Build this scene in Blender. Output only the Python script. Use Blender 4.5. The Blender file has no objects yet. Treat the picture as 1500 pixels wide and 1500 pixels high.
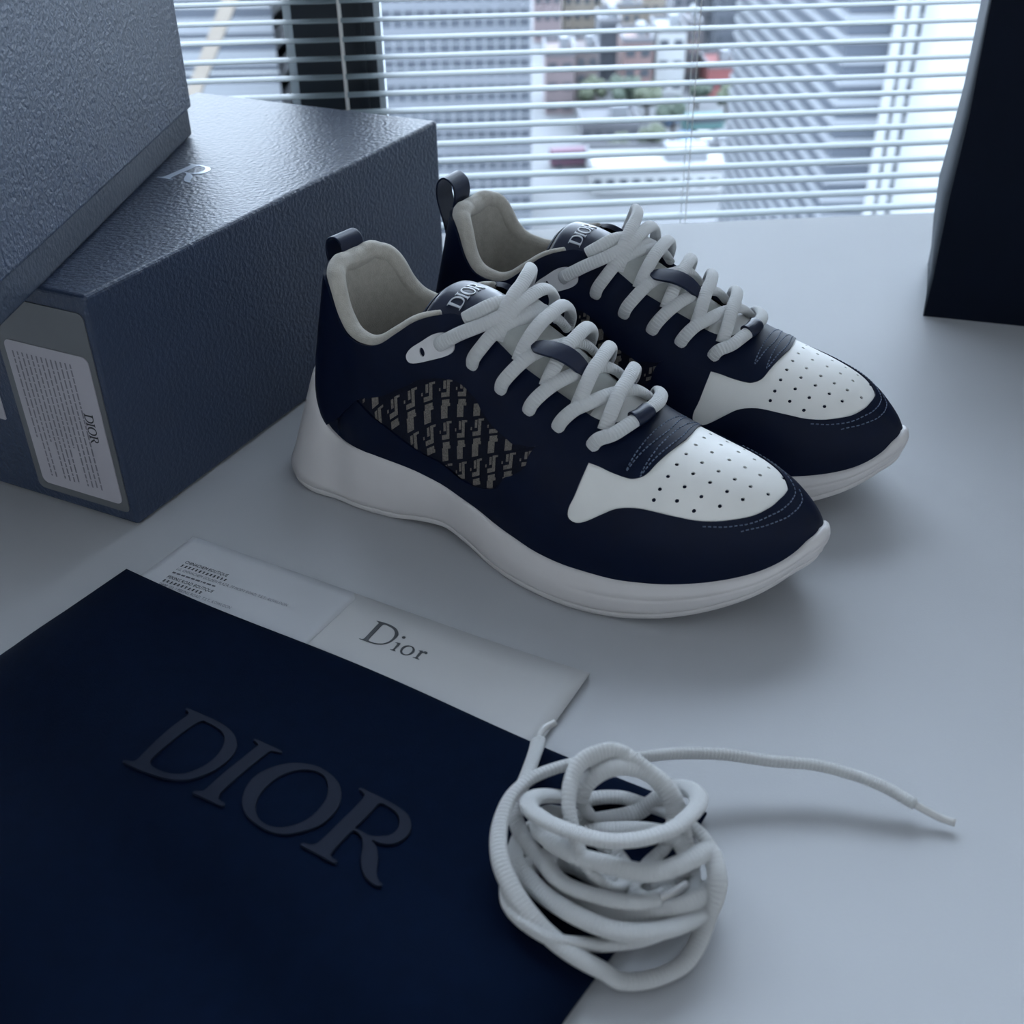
import bpy, math, random
import numpy as np
from mathutils import Matrix, Vector
from mathutils.geometry import delaunay_2d_cdt

PI = math.pi
random.seed(7)
SC = bpy.context.scene
COL = SC.collection

# ------------------------------------------------------------------ camera
CR = np.array([0.99987276, -0.00886896, -0.01325930])
CU = np.array([0.01595203, 0.55590585, 0.83109219])
CD = np.array([0.0, 0.83119795, -0.55597659])
CAM = np.array([0.0, 0.0, 0.355])
FPX = 1640.05
cd = bpy.data.cameras.new('camera')
cam = bpy.data.objects.new('camera', cd)
COL.objects.link(cam)
cam.matrix_world = Matrix(((CR[0], CU[0], -CD[0], CAM[0]), (CR[1], CU[1], -CD[1], CAM[1]),
                           (CR[2], CU[2], -CD[2], CAM[2]), (0, 0, 0, 1)))
cd.sensor_width = 36.0
cd.lens = FPX / 1500 * 36
cd.clip_start = 0.01
cd.clip_end = 2000
cd.dof.use_dof = True
cd.dof.focus_distance = 0.60
cd.dof.aperture_fstop = 11.5
SC.camera = cam

# ------------------------------------------------------------------ world: overcast daylight
w = bpy.data.worlds.new('overcast_sky')
SC.world = w
w.use_nodes = True
bg = w.node_tree.nodes['Background']
bg.inputs[0].default_value = (0.725, 0.84, 1.0, 1)
bg.inputs[1].default_value = 3.2

SC.view_settings.view_transform = 'Standard'
SC.view_settings.look = 'None'
SC.view_settings.gamma = 1
SC.view_settings.use_curve_mapping = False
SC.view_settings.exposure = 1.95

# window wall frame: a runs along the wall to the right, b points out of the room
WA = math.radians(4.438)
W0 = np.array([0.0, 0.9948, 0.0])
WD = np.array([math.cos(WA), math.sin(WA), 0.0])
WN = np.array([-math.sin(WA), math.cos(WA), 0.0])

def WW(a, b, z):
    return W0 + WD * a + WN * b + np.array([0, 0, z])

pl = bpy.data.lights.new('window_portal', 'AREA')
pl.shape = 'RECTANGLE'
pl.size = 3.8
pl.size_y = 1.92
pl.cycles.is_portal = True
po = bpy.data.objects.new('window_portal', pl)
COL.objects.link(po)
pc = WW(0, 0.145, 0.84)
po.matrix_world = Matrix(((-WD[0], 0, WN[0], pc[0]), (-WD[1], 0, WN[1], pc[1]), (0, 1, 0, pc[2]), (0, 0, 0, 1)))

# ------------------------------------------------------------------ helpers
def tag(o, label=None, cat=None, group=None, kind=None):
    if label: o['label'] = label
    if cat: o['category'] = cat
    if group: o['group'] = group
    if kind: o['kind'] = kind
    return o

def link(o, parent=None):
    COL.objects.link(o)
    if parent is not None:
        o.parent = parent
    return o

def empty(name, loc=(0, 0, 0), rz=0.0):
    o = bpy.data.objects.new(name, None)
    o.empty_display_size = 0.02
    o.location = loc
    o.rotation_euler = (0, 0, rz)
    return link(o)

def mesh(name, V, F, mat=None, smooth=True, uv=None):
    me = bpy.data.meshes.new(name)
    me.from_pydata([tuple(map(float, v)) for v in V], [], [tuple(int(i) for i in f) for f in F])
    if smooth:
        me.polygons.foreach_set('use_smooth', [True] * len(me.polygons))
    if uv is not None:
        lay = me.uv_layers.new(name='UVMap')
        idx = np.zeros(len(me.loops), dtype=np.int32)
        me.loops.foreach_get('vertex_index', idx)
        lay.data.foreach_set('uv', np.asarray(uv, dtype=np.float32)[idx].ravel())
    if mat is not None:
        me.materials.append(mat)
    me.update()
    return me

def obj(name, V, F, mat=None, parent=None, smooth=True, uv=None):
    return link(bpy.data.objects.new(name, mesh(name, V, F, mat, smooth, uv)), parent)

def inst(name, me, parent=None, loc=(0, 0, 0), rz=0.0):
    o = bpy.data.objects.new(name, me)
    o.location = loc
    o.rotation_euler = (0, 0, rz)
    return link(o, parent)

def box_vf(x0, x1, y0, y1, z0, z1):
    V = [(x0, y0, z0), (x1, y0, z0), (x1, y1, z0), (x0, y1, z0), (x0, y0, z1), (x1, y0, z1), (x1, y1, z1), (x0, y1, z1)]
    F = [(3, 2, 1, 0), (4, 5, 6, 7), (0, 1, 5, 4), (1, 2, 6, 5), (2, 3, 7, 6), (3, 0, 4, 7)]
    return V, F

class MB:
    def __init__(self): self.V = []; self.F = []
    def add(self, V, F):
        n = len(self.V)
        self.V += [tuple(v) for v in V]
        self.F += [tuple(i + n for i in f) for f in F]
        return self
    def box(self, *a): return self.add(*box_vf(*a))
    def build(self, name, mat, parent=None, smooth=False): return obj(name, self.V, self.F, mat, parent, smooth)

def bevel(o, w, seg=3):
    m = o.modifiers.new('bevel', 'BEVEL')
    m.width = w
    m.segments = seg
    m.limit_method = 'ANGLE'
    m.angle_limit = math.radians(40)
    return o

def frame_box(x0, x1, y0, y1, z0, z1, ex, ey, o):
    V, F = box_vf(x0, x1, y0, y1, z0, z1)
    return [tuple(np.array(o) + np.array(ex) * v[0] + np.array(ey) * v[1] + np.array((0, 0, v[2]))) for v in V], F

# ------------------------------------------------------------------ materials
def new_mat(name):
    m = bpy.data.materials.new(name)
    m.use_nodes = True
    nt = m.node_tree
    return m, nt, nt.nodes['Principled BSDF']

def mat(name, col, rough=0.5, spec=0.5, var=0.06, vscale=40.0, bump=0.0, bscale=300.0, bdist=0.0005, metal=0.0, sheen=0.0, coat=0.0, bkind='NOISE'):
    m, nt, p = new_mat(name)
    p.inputs['Roughness'].default_value = rough
    p.inputs['Metallic'].default_value = metal
    p.inputs['Specular IOR Level'].default_value = spec
    if sheen:
        p.inputs['Sheen Weight'].default_value = sheen
        p.inputs['Sheen Roughness'].default_value = 0.5
    if coat:
        p.inputs['Coat Weight'].default_value = coat
    tc = nt.nodes.new('ShaderNodeTexCoord')
    nz = nt.nodes.new('ShaderNodeTexNoise')
    nz.inputs['Scale'].default_value = vscale
    nz.inputs['Detail'].default_value = 4
    nt.links.new(tc.outputs['Object'], nz.inputs['Vector'])
    rp = nt.nodes.new('ShaderNodeValToRGB')
    c = np.array(col)
    rp.color_ramp.elements[0].position = 0.3
    rp.color_ramp.elements[1].position = 0.7
    rp.color_ramp.elements[0].color = (*(c * (1 - var)), 1)
    rp.color_ramp.elements[1].color = (*np.clip(c * (1 + var), 0, 1), 1)
    nt.links.new(nz.outputs['Fac'], rp.inputs['Fac'])
    nt.links.new(rp.outputs['Color'], p.inputs['Base Color'])
    if bump:
        if bkind == 'VORONOI':
            b = nt.nodes.new('ShaderNodeTexVoronoi')
            b.feature = 'SMOOTH_F1'
            b.inputs['Scale'].default_value = bscale
            bo = b.outputs['Distance']
        else:
            b = nt.nodes.new('ShaderNodeTexNoise')
            b.inputs['Scale'].default_value = bscale
            b.inputs['Detail'].default_value = 3
            bo = b.outputs['Fac']
        nt.links.new(tc.outputs['Object'], b.inputs['Vector'])
        bp = nt.nodes.new('ShaderNodeBump')
        bp.inputs['Strength'].default_value = bump
        bp.inputs['Distance'].default_value = bdist
        nt.links.new(bo, bp.inputs['Height'])
        nt.links.new(bp.outputs['Normal'], p.inputs['Normal'])
    return m

M = {}
M['desk'] = mat('desk_laminate', (0.40, 0.405, 0.42), 0.5, 0.32, 0.02, 6, 0.25, 900, 0.0002)
M['wall'] = mat('painted_wall', (0.78, 0.74, 0.69), 0.8, 0.3, 0.03, 5)
M['floor'] = mat('carpet', (0.34, 0.32, 0.30), 0.95, 0.2, 0.15, 80)
M['ceiling'] = mat('ceiling_paint', (0.7, 0.7, 0.7), 0.9, 0.2, 0.02, 5)
M['steel'] = mat('desk_steel', (0.35, 0.36, 0.38), 0.4, 0.5)
M['frame_dark'] = mat('window_frame_dark', (0.02, 0.026, 0.034), 0.5, 0.4)
M['frame_white'] = mat('window_gasket_white', (0.7, 0.74, 0.76), 0.5, 0.4)
M['slat'] = mat('slat_enamel', (0.215, 0.26, 0.275), 0.5, 0.25, 0.02, 30)
M['cord'] = mat('ladder_cord', (0.68, 0.66, 0.62), 0.8, 0.2)
M['navy'] = mat('navy_leather', (0.0010, 0.0042, 0.0180), 0.48, 0.12, 0.12, 60, 0.18, 1500, 0.0003)
M['navy_smooth'] = mat('navy_smooth_leather', (0.0045, 0.009, 0.028), 0.38, 0.3, 0.1, 60, 0.12, 900, 0.0003)
M['white_leather'] = mat('white_leather', (0.70, 0.69, 0.665), 0.45, 0.4, 0.03, 50, 0.12, 1600, 0.0003)
M['plate'] = mat('grey_white_plate', (0.56, 0.55, 0.56), 0.5, 0.4, 0.03)
M['sole'] = mat('white_rubber', (0.54, 0.515, 0.51), 0.5, 0.4, 0.03, 40, 0.05, 1200, 0.0002)
M['lining'] = mat('grey_mesh_lining', (0.41, 0.385, 0.34), 0.85, 0.2, 0.08, 300, 0.5, 1400, 0.0006, sheen=0.2)
M['tongue'] = mat('pale_grey_tongue', (0.50, 0.50, 0.47), 0.8, 0.25, 0.05, 200, 0.3, 1500, 0.0004)
M['insole'] = mat('insole_grey', (0.10, 0.105, 0.11), 0.8, 0.2, 0.1, 100)
M['thread'] = mat('blue_grey_thread', (0.10, 0.13, 0.19), 0.7, 0.3)
M['silver'] = mat('pale_silver_print', (0.50, 0.52, 0.55), 0.4, 0.5)
M['fabric'] = mat('navy_jacquard', (0.0035, 0.005, 0.013), 0.9, 0.2, 0.25, 900, 0.5, 2600, 0.0005)
M['motif'] = mat('beige_yarn', (0.15, 0.135, 0.12), 0.9, 0.15, 0.35, 1400, 0.6, 2600, 0.0006)
M['box'] = mat('embossed_box_paper', (0.021, 0.034, 0.067), 0.42, 0.45, 0.05, 30, 0.62, 360, 0.0012)
M['box_inner'] = mat('box_base_paper', (0.015, 0.024, 0.044), 0.5, 0.35, 0.05, 30, 0.5, 330, 0.001)
M['pocket'] = mat('grey_clear_pocket', (0.10, 0.105, 0.11), 0.35, 0.5, 0.08, 25)
M['label'] = mat('white_label', (0.36, 0.345, 0.375), 0.6, 0.3, 0.03)
M['ink'] = mat('black_ink', (0.012, 0.014, 0.018), 0.5, 0.4)
M['ink_grey'] = mat('grey_ink', (0.16, 0.155, 0.175), 0.6, 0.3)
M['foil'] = mat('pale_blue_foil', (0.46, 0.52, 0.62), 0.35, 0.5, 0.04, metal=0.3)
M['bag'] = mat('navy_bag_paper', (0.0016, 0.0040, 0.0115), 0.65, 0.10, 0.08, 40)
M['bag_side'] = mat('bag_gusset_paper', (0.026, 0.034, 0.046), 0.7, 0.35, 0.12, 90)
M['cotton'] = mat('navy_cotton', (0.0011, 0.0046, 0.0160), 0.95, 0.05, 0.10, 120, 0.5, 2400, 0.0004)
M['rubber_print'] = mat('raised_navy_print', (0.0055, 0.0090, 0.0205), 0.7, 0.10, 0.05)
M['paper'] = mat('white_paper', (0.47, 0.465, 0.465), 0.75, 0.25, 0.015, 12)
M['card'] = mat('pale_blue_card', (0.465, 0.47, 0.49), 0.7, 0.25, 0.015, 12)
M['aglet'] = mat('clear_aglet', (0.50, 0.49, 0.48), 0.2, 0.6)

def lace_mat():
    m, nt, p = new_mat('white_lace_cord')
    p.inputs['Base Color'].default_value = (0.90, 0.90, 0.895, 1)
    p.inputs['Roughness'].default_value = 0.85
    p.inputs['Specular IOR Level'].default_value = 0.2
    p.inputs['Sheen Weight'].default_value = 0.15
    uv = nt.nodes.new('ShaderNodeUVMap')
    uv.uv_map = 'UVMap'
    wv = nt.nodes.new('ShaderNodeTexWave')
    wv.wave_type = 'BANDS'
    wv.bands_direction = 'X'
    wv.inputs['Scale'].default_value = 190.0
    wv.inputs['Distortion'].default_value = 1.2
    wv.inputs['Detail'].default_value = 1.0
    wv.inputs['Detail Scale'].default_value = 60.0
    nt.links.new(uv.outputs['UV'], wv.inputs['Vector'])
    bp = nt.nodes.new('ShaderNodeBump')
    bp.inputs['Strength'].default_value = 0.9
    bp.inputs['Distance'].default_value = 0.0011
    nt.links.new(wv.outputs['Fac'], bp.inputs['Height'])
    nt.links.new(bp.outputs['Normal'], p.inputs['Normal'])
    return m
M['lace'] = lace_mat()

def glass_mat():
    m = bpy.data.materials.new('window_glass')
    m.use_nodes = True
    nt = m.node_tree
    nt.nodes.clear()
    out = nt.nodes.new('ShaderNodeOutputMaterial')
    tr = nt.nodes.new('ShaderNodeBsdfTransparent')
    tr.inputs[0].default_value = (0.95, 0.97, 0.98, 1)
    gl = nt.nodes.new('ShaderNodeBsdfGlossy')
    gl.inputs['Roughness'].default_value = 0.02
    fr = nt.nodes.new('ShaderNodeFresnel')
    fr.inputs[0].default_value = 1.3
    mx = nt.nodes.new('ShaderNodeMixShader')
    nt.links.new(fr.outputs[0], mx.inputs[0])
    nt.links.new(tr.outputs[0], mx.inputs[1])
    nt.links.new(gl.outputs[0], mx.inputs[2])
    nt.links.new(mx.outputs[0], out.inputs['Surface'])
    return m
M['glass'] = glass_mat()

# ------------------------------------------------------------------ curves, tubes, glyphs
def catmull(P, n=6, closed=False):
    P = np.asarray(P, float)
    N_ = len(P)
    out = []
    for i in range(N_ if closed else N_ - 1):
        if closed:
            p0, p1, p2, p3 = P[(i - 1) % N_], P[i], P[(i + 1) % N_], P[(i + 2) % N_]
        else:
            p1, p2 = P[i], P[i + 1]
            p0 = P[i - 1] if i > 0 else 2 * p1 - p2
            p3 = P[i + 2] if i + 2 < N_ else 2 * p2 - p1
        for k in range(n):
            t = k / n
            out.append(0.5 * ((2 * p1) + (-p0 + p2) * t + (2 * p0 - 5 * p1 + 4 * p2 - p3) * t * t + (-p0 + 3 * p1 - 3 * p2 + p3) * t ** 3))
    if not closed:
        out.append(P[-1])
    return np.array(out)

def resample(P, step):
    P = np.asarray(P, float)
    L = np.r_[0, np.cumsum(np.linalg.norm(np.diff(P[:, :3], axis=0), axis=1))]
    n = max(2, int(L[-1] / step) + 1)
    t = np.linspace(0, L[-1], n)
    return np.stack([np.interp(t, L, P[:, k]) for k in range(P.shape[1])], 1), t

def tube_vf(P, ra, rb, up=None, sides=12, rad=None):
    """oval tube along P; ra across, rb along the up vectors"""
    P = np.asarray(P, float)
    n = len(P)
    T = np.gradient(P, axis=0)
    T /= np.linalg.norm(T, axis=1, keepdims=True) + 1e-12
    if up is None:
        up = np.tile([0, 0, 1.0], (n, 1))
    B = np.cross(T, up)
    for i in range(n):
        if np.linalg.norm(B[i]) < 1e-3:
            B[i] = B[i - 1] if i else (1, 0, 0)
    B /= np.linalg.norm(B, axis=1, keepdims=True) + 1e-12
    U = np.cross(B, T)
    if rad is None:
        rad = np.ones(n)
    ang = np.linspace(0, 2 * PI, sides, endpoint=False)
    L = np.r_[0, np.cumsum(np.linalg.norm(np.diff(P, axis=0), axis=1))]
    V = []; UV = []
    for i in range(n):
        for j, a in enumerate(ang):
            V.append(P[i] + rad[i] * (ra * math.cos(a) * B[i] + rb * math.sin(a) * U[i]))
            UV.append((L[i], j / sides))
    F = []
    for i in range(n - 1):
        for j in range(sides):
            j2 = (j + 1) % sides
            F.append((i * sides + j, i * sides + j2, (i + 1) * sides + j2, (i + 1) * sides + j))
    F.append(tuple(range(sides))[::-1])
    F.append(tuple((n - 1) * sides + j for j in range(sides)))
    return V, F, UV

def inside(poly, pts):
    poly = np.asarray(poly); pts = np.asarray(pts)
    x, y = pts[:, 0], pts[:, 1]
    c = np.zeros(len(pts), bool)
    x0, y0 = poly[:, 0], poly[:, 1]
    x1, y1 = np.roll(x0, -1), np.roll(y0, -1)
    for i in range(len(poly)):
        if y0[i] == y1[i]:
            continue
        m = ((y0[i] > y) != (y1[i] > y)) & (x < (x1[i] - x0[i]) * (y - y0[i]) / (y1[i] - y0[i]) + x0[i])
        c ^= m
    return c

def cdt(loops, grid=None):
    """triangulate the region bounded by loops (even-odd); returns 2D verts, triangles, boundary edges"""
    V = []; E = []
    for L in loops:
        n = len(V)
        V += [tuple(p) for p in L]
        E += [(n + i, n + (i + 1) % len(L)) for i in range(len(L))]
    if grid is not None and len(grid):
        V += [tuple(p) for p in grid]
    vo, eo, fo, _, _, _ = delaunay_2d_cdt([Vector(p) for p in V], E, [], 0, 1e-6)
    vo = np.array([(v.x, v.y) for v in vo])
    tri = np.array([f for f in fo if len(f) == 3])
    cen = vo[tri].mean(1)
    c = np.zeros(len(cen), bool)
    for L in loops:
        c ^= inside(L, cen)
    tri = tri[c]
    cnt = {}
    for t in tri:
        for a, b in ((t[0], t[1]), (t[1], t[2]), (t[2], t[0])):
            k = (min(a, b), max(a, b))
            cnt.setdefault(k, []).append((a, b))
    be = [v[0] for v in cnt.values() if len(v) == 1]
    return vo, tri, be

GLY = {
 'D': [[(0,0),(.059,.012),(.128,.03),(.15,.087),(.146,.203),(.131,.441),(.116,.685),(.112,.836),(.106,.927),(.078,.971),(0,1),(0,1.026),(.122,1.031),(.267,1.03),(.446,1.03),(.643,1.007),(.816,.95),(.97,.844),(1.061,.727),(1.107,.589),(1.115,.432),(1.078,.273),(.983,.123),(.863,.037),(.706,-.01),(.523,-.033),(.29,-.042),(.123,-.034),(0,-.03)],
       [(.32,.917),(.416,.947),(.551,.934),(.687,.901),(.805,.817),(.891,.696),(.947,.541),(.957,.385),(.919,.244),(.83,.124),(.701,.065),(.552,.042),(.422,.051),(.337,.084),(.305,.168),(.307,.396),(.304,.664)]],
 'I': [[(1.127,-.02),(1.188,.012),(1.223,.062),(1.226,.231),(1.222,.526),(1.216,.804),(1.213,.927),(1.183,.961),(1.099,.991),(1.112,1.014),(1.321,1.016),(1.502,1.014),(1.512,.985),(1.435,.961),(1.395,.928),(1.392,.783),(1.401,.392),(1.408,.127),(1.431,.05),(1.47,.015),(1.557,.002),(1.553,-.035),(1.372,-.044),(1.142,-.044)]],
 'O': [[(1.718,.109),(1.6,.301),(1.554,.515),(1.606,.722),(1.722,.894),(1.883,.995),(2.063,1.033),(2.284,.996),(2.461,.898),(2.586,.737),(2.649,.549),(2.642,.326),(2.554,.153),(2.426,.012),(2.266,-.052),(2.061,-.048),(1.881,-.003)],
       [(1.89,.13),(1.801,.299),(1.766,.515),(1.796,.727),(1.896,.881),(2.023,.953),(2.174,.955),(2.315,.856),(2.431,.689),(2.479,.492),(2.475,.306),(2.408,.144),(2.298,.037),(2.166,-.002),(2.029,.024)]],
 'R': [[(2.657,0),(2.744,.03),(2.786,.089),(2.792,.232),(2.785,.55),(2.776,.842),(2.759,.946),(2.717,.981),(2.643,.998),(2.65,1.029),(2.794,1.028),(2.974,1.03),(3.162,1.017),(3.325,.977),(3.447,.879),(3.503,.765),(3.503,.641),(3.45,.532),(3.35,.469),(3.235,.448),(3.335,.391),(3.44,.279),(3.518,.153),(3.587,.06),(3.662,.003),(3.705,-.005),(3.696,-.043),(3.619,-.053),(3.489,-.011),(3.38,.077),(3.287,.194),(3.21,.323),(3.126,.416),(3.037,.455),(2.975,.439),(2.978,.299),(2.989,.132),(3.004,.038),(3.051,.005),(3.117,-.002),(3.108,-.04),(2.941,-.036),(2.791,-.034),(2.66,-.03)],
       [(2.97,.949),(3.097,.962),(3.229,.923),(3.325,.83),(3.367,.709),(3.34,.604),(3.26,.532),(3.161,.488),(3.039,.492),(2.978,.494),(2.972,.581),(2.97,.782)]],
 'd': [[(0,0),(.106,.03),(.131,.13),(.132,.53),(.132,.837),(.135,.921),(.073,.974),(0,1),(.128,1.021),(.313,1.035),(.55,1.022),(.788,.954),(.949,.83),(1.034,.669),(1.034,.469),(.971,.259),(.847,.107),(.683,.018),(.486,-.015),(.28,-.015),(.1,-.015),(0,-.015)],
       [(.304,.935),(.484,.948),(.681,.902),(.819,.806),(.915,.651),(.951,.468),(.922,.295),(.822,.146),(.679,.068),(.509,.031),(.344,.04),(.294,.085),(.285,.299),(.289,.645)]],
 'i': [[(1.188,.001),(1.244,.03),(1.24,.191),(1.233,.314),(1.195,.342),(1.135,.35),(1.275,.389),(1.315,.372),(1.312,.207),(1.313,.051),(1.364,.002),(1.364,-.018),(1.188,-.018)],
       [(1.19,.68),(1.205,.72),(1.25,.738),(1.295,.72),(1.31,.68),(1.295,.64),(1.25,.622),(1.205,.64)]],
 'o': [[(1.493,.065),(1.457,.204),(1.496,.34),(1.613,.417),(1.764,.413),(1.876,.332),(1.922,.218),(1.893,.088),(1.796,-.018),(1.664,-.044),(1.561,-.01)],
       [(1.576,.067),(1.537,.184),(1.566,.316),(1.647,.383),(1.751,.368),(1.822,.286),(1.838,.168),(1.81,.052),(1.743,.002),(1.651,.007)]],
 'r': [[(2.026,0),(2.088,.031),(2.078,.16),(2.078,.295),(2.057,.331),(2.015,.344),(2.134,.391),(2.163,.346),(2.216,.402),(2.308,.392),(2.335,.337),(2.299,.297),(2.236,.313),(2.168,.291),(2.167,.146),(2.168,.032),(2.241,0),(2.241,-.018),(2.026,-.018)]],
}

def glyph(name, ch, fn, h, m, parent, x_off=0.0, dens=4):
    """solid letter: fn(gx, gy, height) -> point"""
    loops = [catmull(L, dens, True) for L in GLY[ch]]
    vo, tri, be = cdt(loops)
    n = len(vo)
    V = [fn(p[0] + x_off, p[1], h) for p in vo] + [fn(p[0] + x_off, p[1], 0.0) for p in vo]
    F = [tuple(t) for t in tri] + [(b, a, a + n, b + n) for a, b in be]
    o = obj(name, V, F, m, parent, smooth=False)
    return o

def planar(o, bx, up, cap):
    o = np.array(o, float); bx = np.array(bx, float); up = np.array(up, float)
    nn = np.cross(bx, up)
    return lambda gx, gy, h: o + bx * gx * cap + up * gy * cap + nn * h

def print_lines(name, rects, o, bx, up, h, m, parent):
    b = MB()
    o = np.array(o, float); bx = np.array(bx, float); up = np.array(up, float)
    nn = np.cross(bx, up)
    for (x0, x1, y0, y1) in rects:
        V = [o + bx * x + up * y + nn * h for x, y in ((x0, y0), (x1, y0), (x1, y1), (x0, y1))]
        b.add(V, [(0, 1, 2, 3)])
    return b.build(name, m, parent)

def text_mesh(name, s, size, o, bx, up, m, parent, h=0.0003, xs=1.0):
    cu = bpy.data.curves.new(name, 'FONT')
    cu.body = s
    cu.size = size
    cu.resolution_u = 2
    t = bpy.data.objects.new('text_tmp', cu)
    COL.objects.link(t)
    dg = bpy.context.evaluated_depsgraph_get()
    me = bpy.data.meshes.new_from_object(t.evaluated_get(dg))
    bpy.data.objects.remove(t)
    o = np.array(o, float); bx = np.array(bx, float); up = np.array(up, float); nn = np.cross(bx, up)
    V = [o + bx * v.co.x * xs + up * v.co.y + nn * h for v in me.vertices]
    F = [tuple(p.vertices) for p in me.polygons]
    bpy.data.meshes.remove(me)
    return obj(name, V, F, m, parent, smooth=False)
OFFS = {}
_obj0 = obj
def obj(name, V, F, mat=None, parent=None, smooth=True, uv=None):
    if parent is not None and parent.name in OFFS:
        L = OFFS[parent.name]
        V = [np.asarray(v, float) - L for v in V]
        o = _obj0(name, V, F, mat, parent, smooth, uv)
        OFFS[o.name] = L
        return o
    return _obj0(name, V, F, mat, parent, smooth, uv)

def wroot(name, loc):
    e = empty(name, tuple(loc))
    OFFS[e.name] = np.array(loc, float)
    return e

def wbox(name, a0, a1, b0, b1, z0, z1, m, parent=None):
    V, F = frame_box(a0, a1, b0, b1, z0, z1, WD, WN, W0)
    return obj(name, V, F, m, parent, smooth=False)

# ================================================================== the room
A0, A1, B0, ZF, ZC = -2.1, 2.2, -2.6, -0.74, 1.92
tag(wbox('floor', A0, A1, B0, 0.25, ZF - 0.05, ZF, M['floor']), kind='structure')
tag(wbox('ceiling', A0, A1, B0, 0.25, ZC, ZC + 0.1, M['ceiling']), kind='structure')
tag(wbox('wall_left', A0 - 0.1, A0, B0, 0.25, ZF, ZC, M['wall']), kind='structure')
tag(wbox('wall_right', A1, A1 + 0.1, B0, 0.25, ZF, ZC, M['wall']), kind='structure')
tag(wbox('wall_back', A0, A1, B0 - 0.1, B0, ZF, ZC, M['wall']), kind='structure')
b = MB()
for q in ((A0, -1.9, ZF, ZC), (1.9, A1, ZF, ZC), (-1.9, 1.9, ZF, -0.12), (-1.9, 1.9, 1.8, ZC)):
    b.add(*frame_box(q[0], q[1], 0.06, 0.2, q[2], q[3], WD, WN, W0))
tag(b.build('wall_window', M['wall']), kind='structure')

# window: dark frame with white gaskets, panes
win = tag(wroot('window_1', WW(0, 0.1, -0.12)), kind='structure')
for (a0, a1, z0, z1) in ((-1.9, -1.85, -0.12, 1.8), (1.85, 1.9, -0.12, 1.8), (-1.85, 1.85, -0.12, -0.075), (-1.85, 1.85, 1.755, 1.8)):
    wbox('window_frame', a0, a1, 0.07, 0.13, z0, z1, M['frame_dark'], win)
wbox('mullion', -0.180, -0.109, 0.068, 0.135, -0.075, 1.755, M['frame_dark'], win)
wbox('mullion_rib', -0.1215, -0.1185, 0.060, 0.068, -0.075, 1.755, M['frame_dark'], win)
wbox('gasket', -0.1875, -0.180, 0.070, 0.12, -0.075, 1.755, M['frame_white'], win)
wbox('gasket', -0.109, -0.1035, 0.070, 0.12, -0.075, 1.755, M['frame_white'], win)
wbox('pane', -1.85, -0.1875, 0.098, 0.102, -0.075, 1.755, M['glass'], win)
wbox('pane', -0.1035, 1.85, 0.098, 0.102, -0.075, 1.755, M['glass'], win)

# desk
desk = tag(wroot('desk', WW(0, -0.5, ZF)), 'wide white laminate desk standing under the window blind', 'desk')
o = wbox('desktop', -1.1, 1.3, -0.92, 0.0, -0.028, 0.0, M['desk'], desk); bevel(o, 0.002, 2)
for a in (-1.05, 1.22):
    for bb in (-0.88, -0.08):
        wbox('leg', a - 0.025, a + 0.025, bb - 0.025, bb + 0.025, ZF, -0.028, M['steel'], desk)
wbox('rail', -1.05, 1.22, -0.10, -0.06, -0.09, -0.028, M['steel'], desk)

# ================================================================== venetian blind
blind = tag(wroot('venetian_blind', WW(0, 0.022, 0.42)), 'pale blue-grey venetian blind with narrow open slats across the window', 'blind')
SW = 0.0158
n = 7
sv = []; sf = []
tilt = math.radians(2.5)     # outer edge slightly higher
prof_pts = []
for k in range(n):
    t = -0.5 + k / (n - 1)
    prof_pts.append((t * SW, 0.0010 * (1 - 4 * t * t)))
full = [(x, z) for x, z in prof_pts] + [(x, z - 0.0005) for x, z in reversed(prof_pts)]
for a in (-1.22, 1.22):
    for x, z in full:
        bx_ = x * math.cos(tilt) - z * math.sin(tilt)
        bz_ = x * math.sin(tilt) + z * math.cos(tilt)
        sv.append(WD * a + WN * bx_ + np.array([0, 0, bz_]))
m_ = len(full)
for k in range(m_):
    k2 = (k + 1) % m_
    sf.append((k, k2, m_ + k2, m_ + k))
sf.append(tuple(range(m_))[::-1]); sf.append(tuple(range(m_, 2 * m_)))
slat_me = mesh('slat', sv, sf, M['slat'], smooth=False)
z = 0.0142 - 0.0150 * 3
zs = []
while z < 0.395:
    zs.append(z)
    z += 0.01495
c0 = WW(0, 0.022, 0)
for z in zs:
    s_ = inst('slat', slat_me, blind, (0, 0, 0))
    s_.location = Vector(c0 + np.array([0, 0, z])) - Vector(OFFS[blind.name])
wbox('head_rail', -1.23, 1.23, 0.004, 0.040, 0.40, 0.43, M['slat'], blind)  # unseen; blind cut short here to let more daylight onto the desk
wbox('bottom_rail', -1.22, 1.22, 0.012, 0.032, zs[0] - 0.022, zs[0] - 0.012, M['slat'], blind)
for a, w_ in ((-0.1358, 0.0011), (0.1677, 0.0004), (-0.75, 0.0011), (0.78, 0.0011)):
    for bb in (0.0125, 0.0315):
        P = np.array([WW(a, bb, zz) for zz in np.linspace(zs[0] - 0.015, 0.402, 40)])
        V, F, UV = tube_vf(P, w_, w_, np.tile(WN, (40, 1)), 6)
        obj('ladder_cord', V, F, M['cord'], blind)

# ================================================================== the city below the window
GZ = -60.0
def at(px, py, Y):
    v = CD + CR * (px - 750) / FPX - CU * (py - 750) / FPX
    return CAM + v * (Y / v[1])
def gnd(px, py):
    v = CD + CR * (px - 750) / FPX - CU * (py - 750) / FPX
    return CAM + v * ((GZ - CAM[2]) / v[2])

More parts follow.
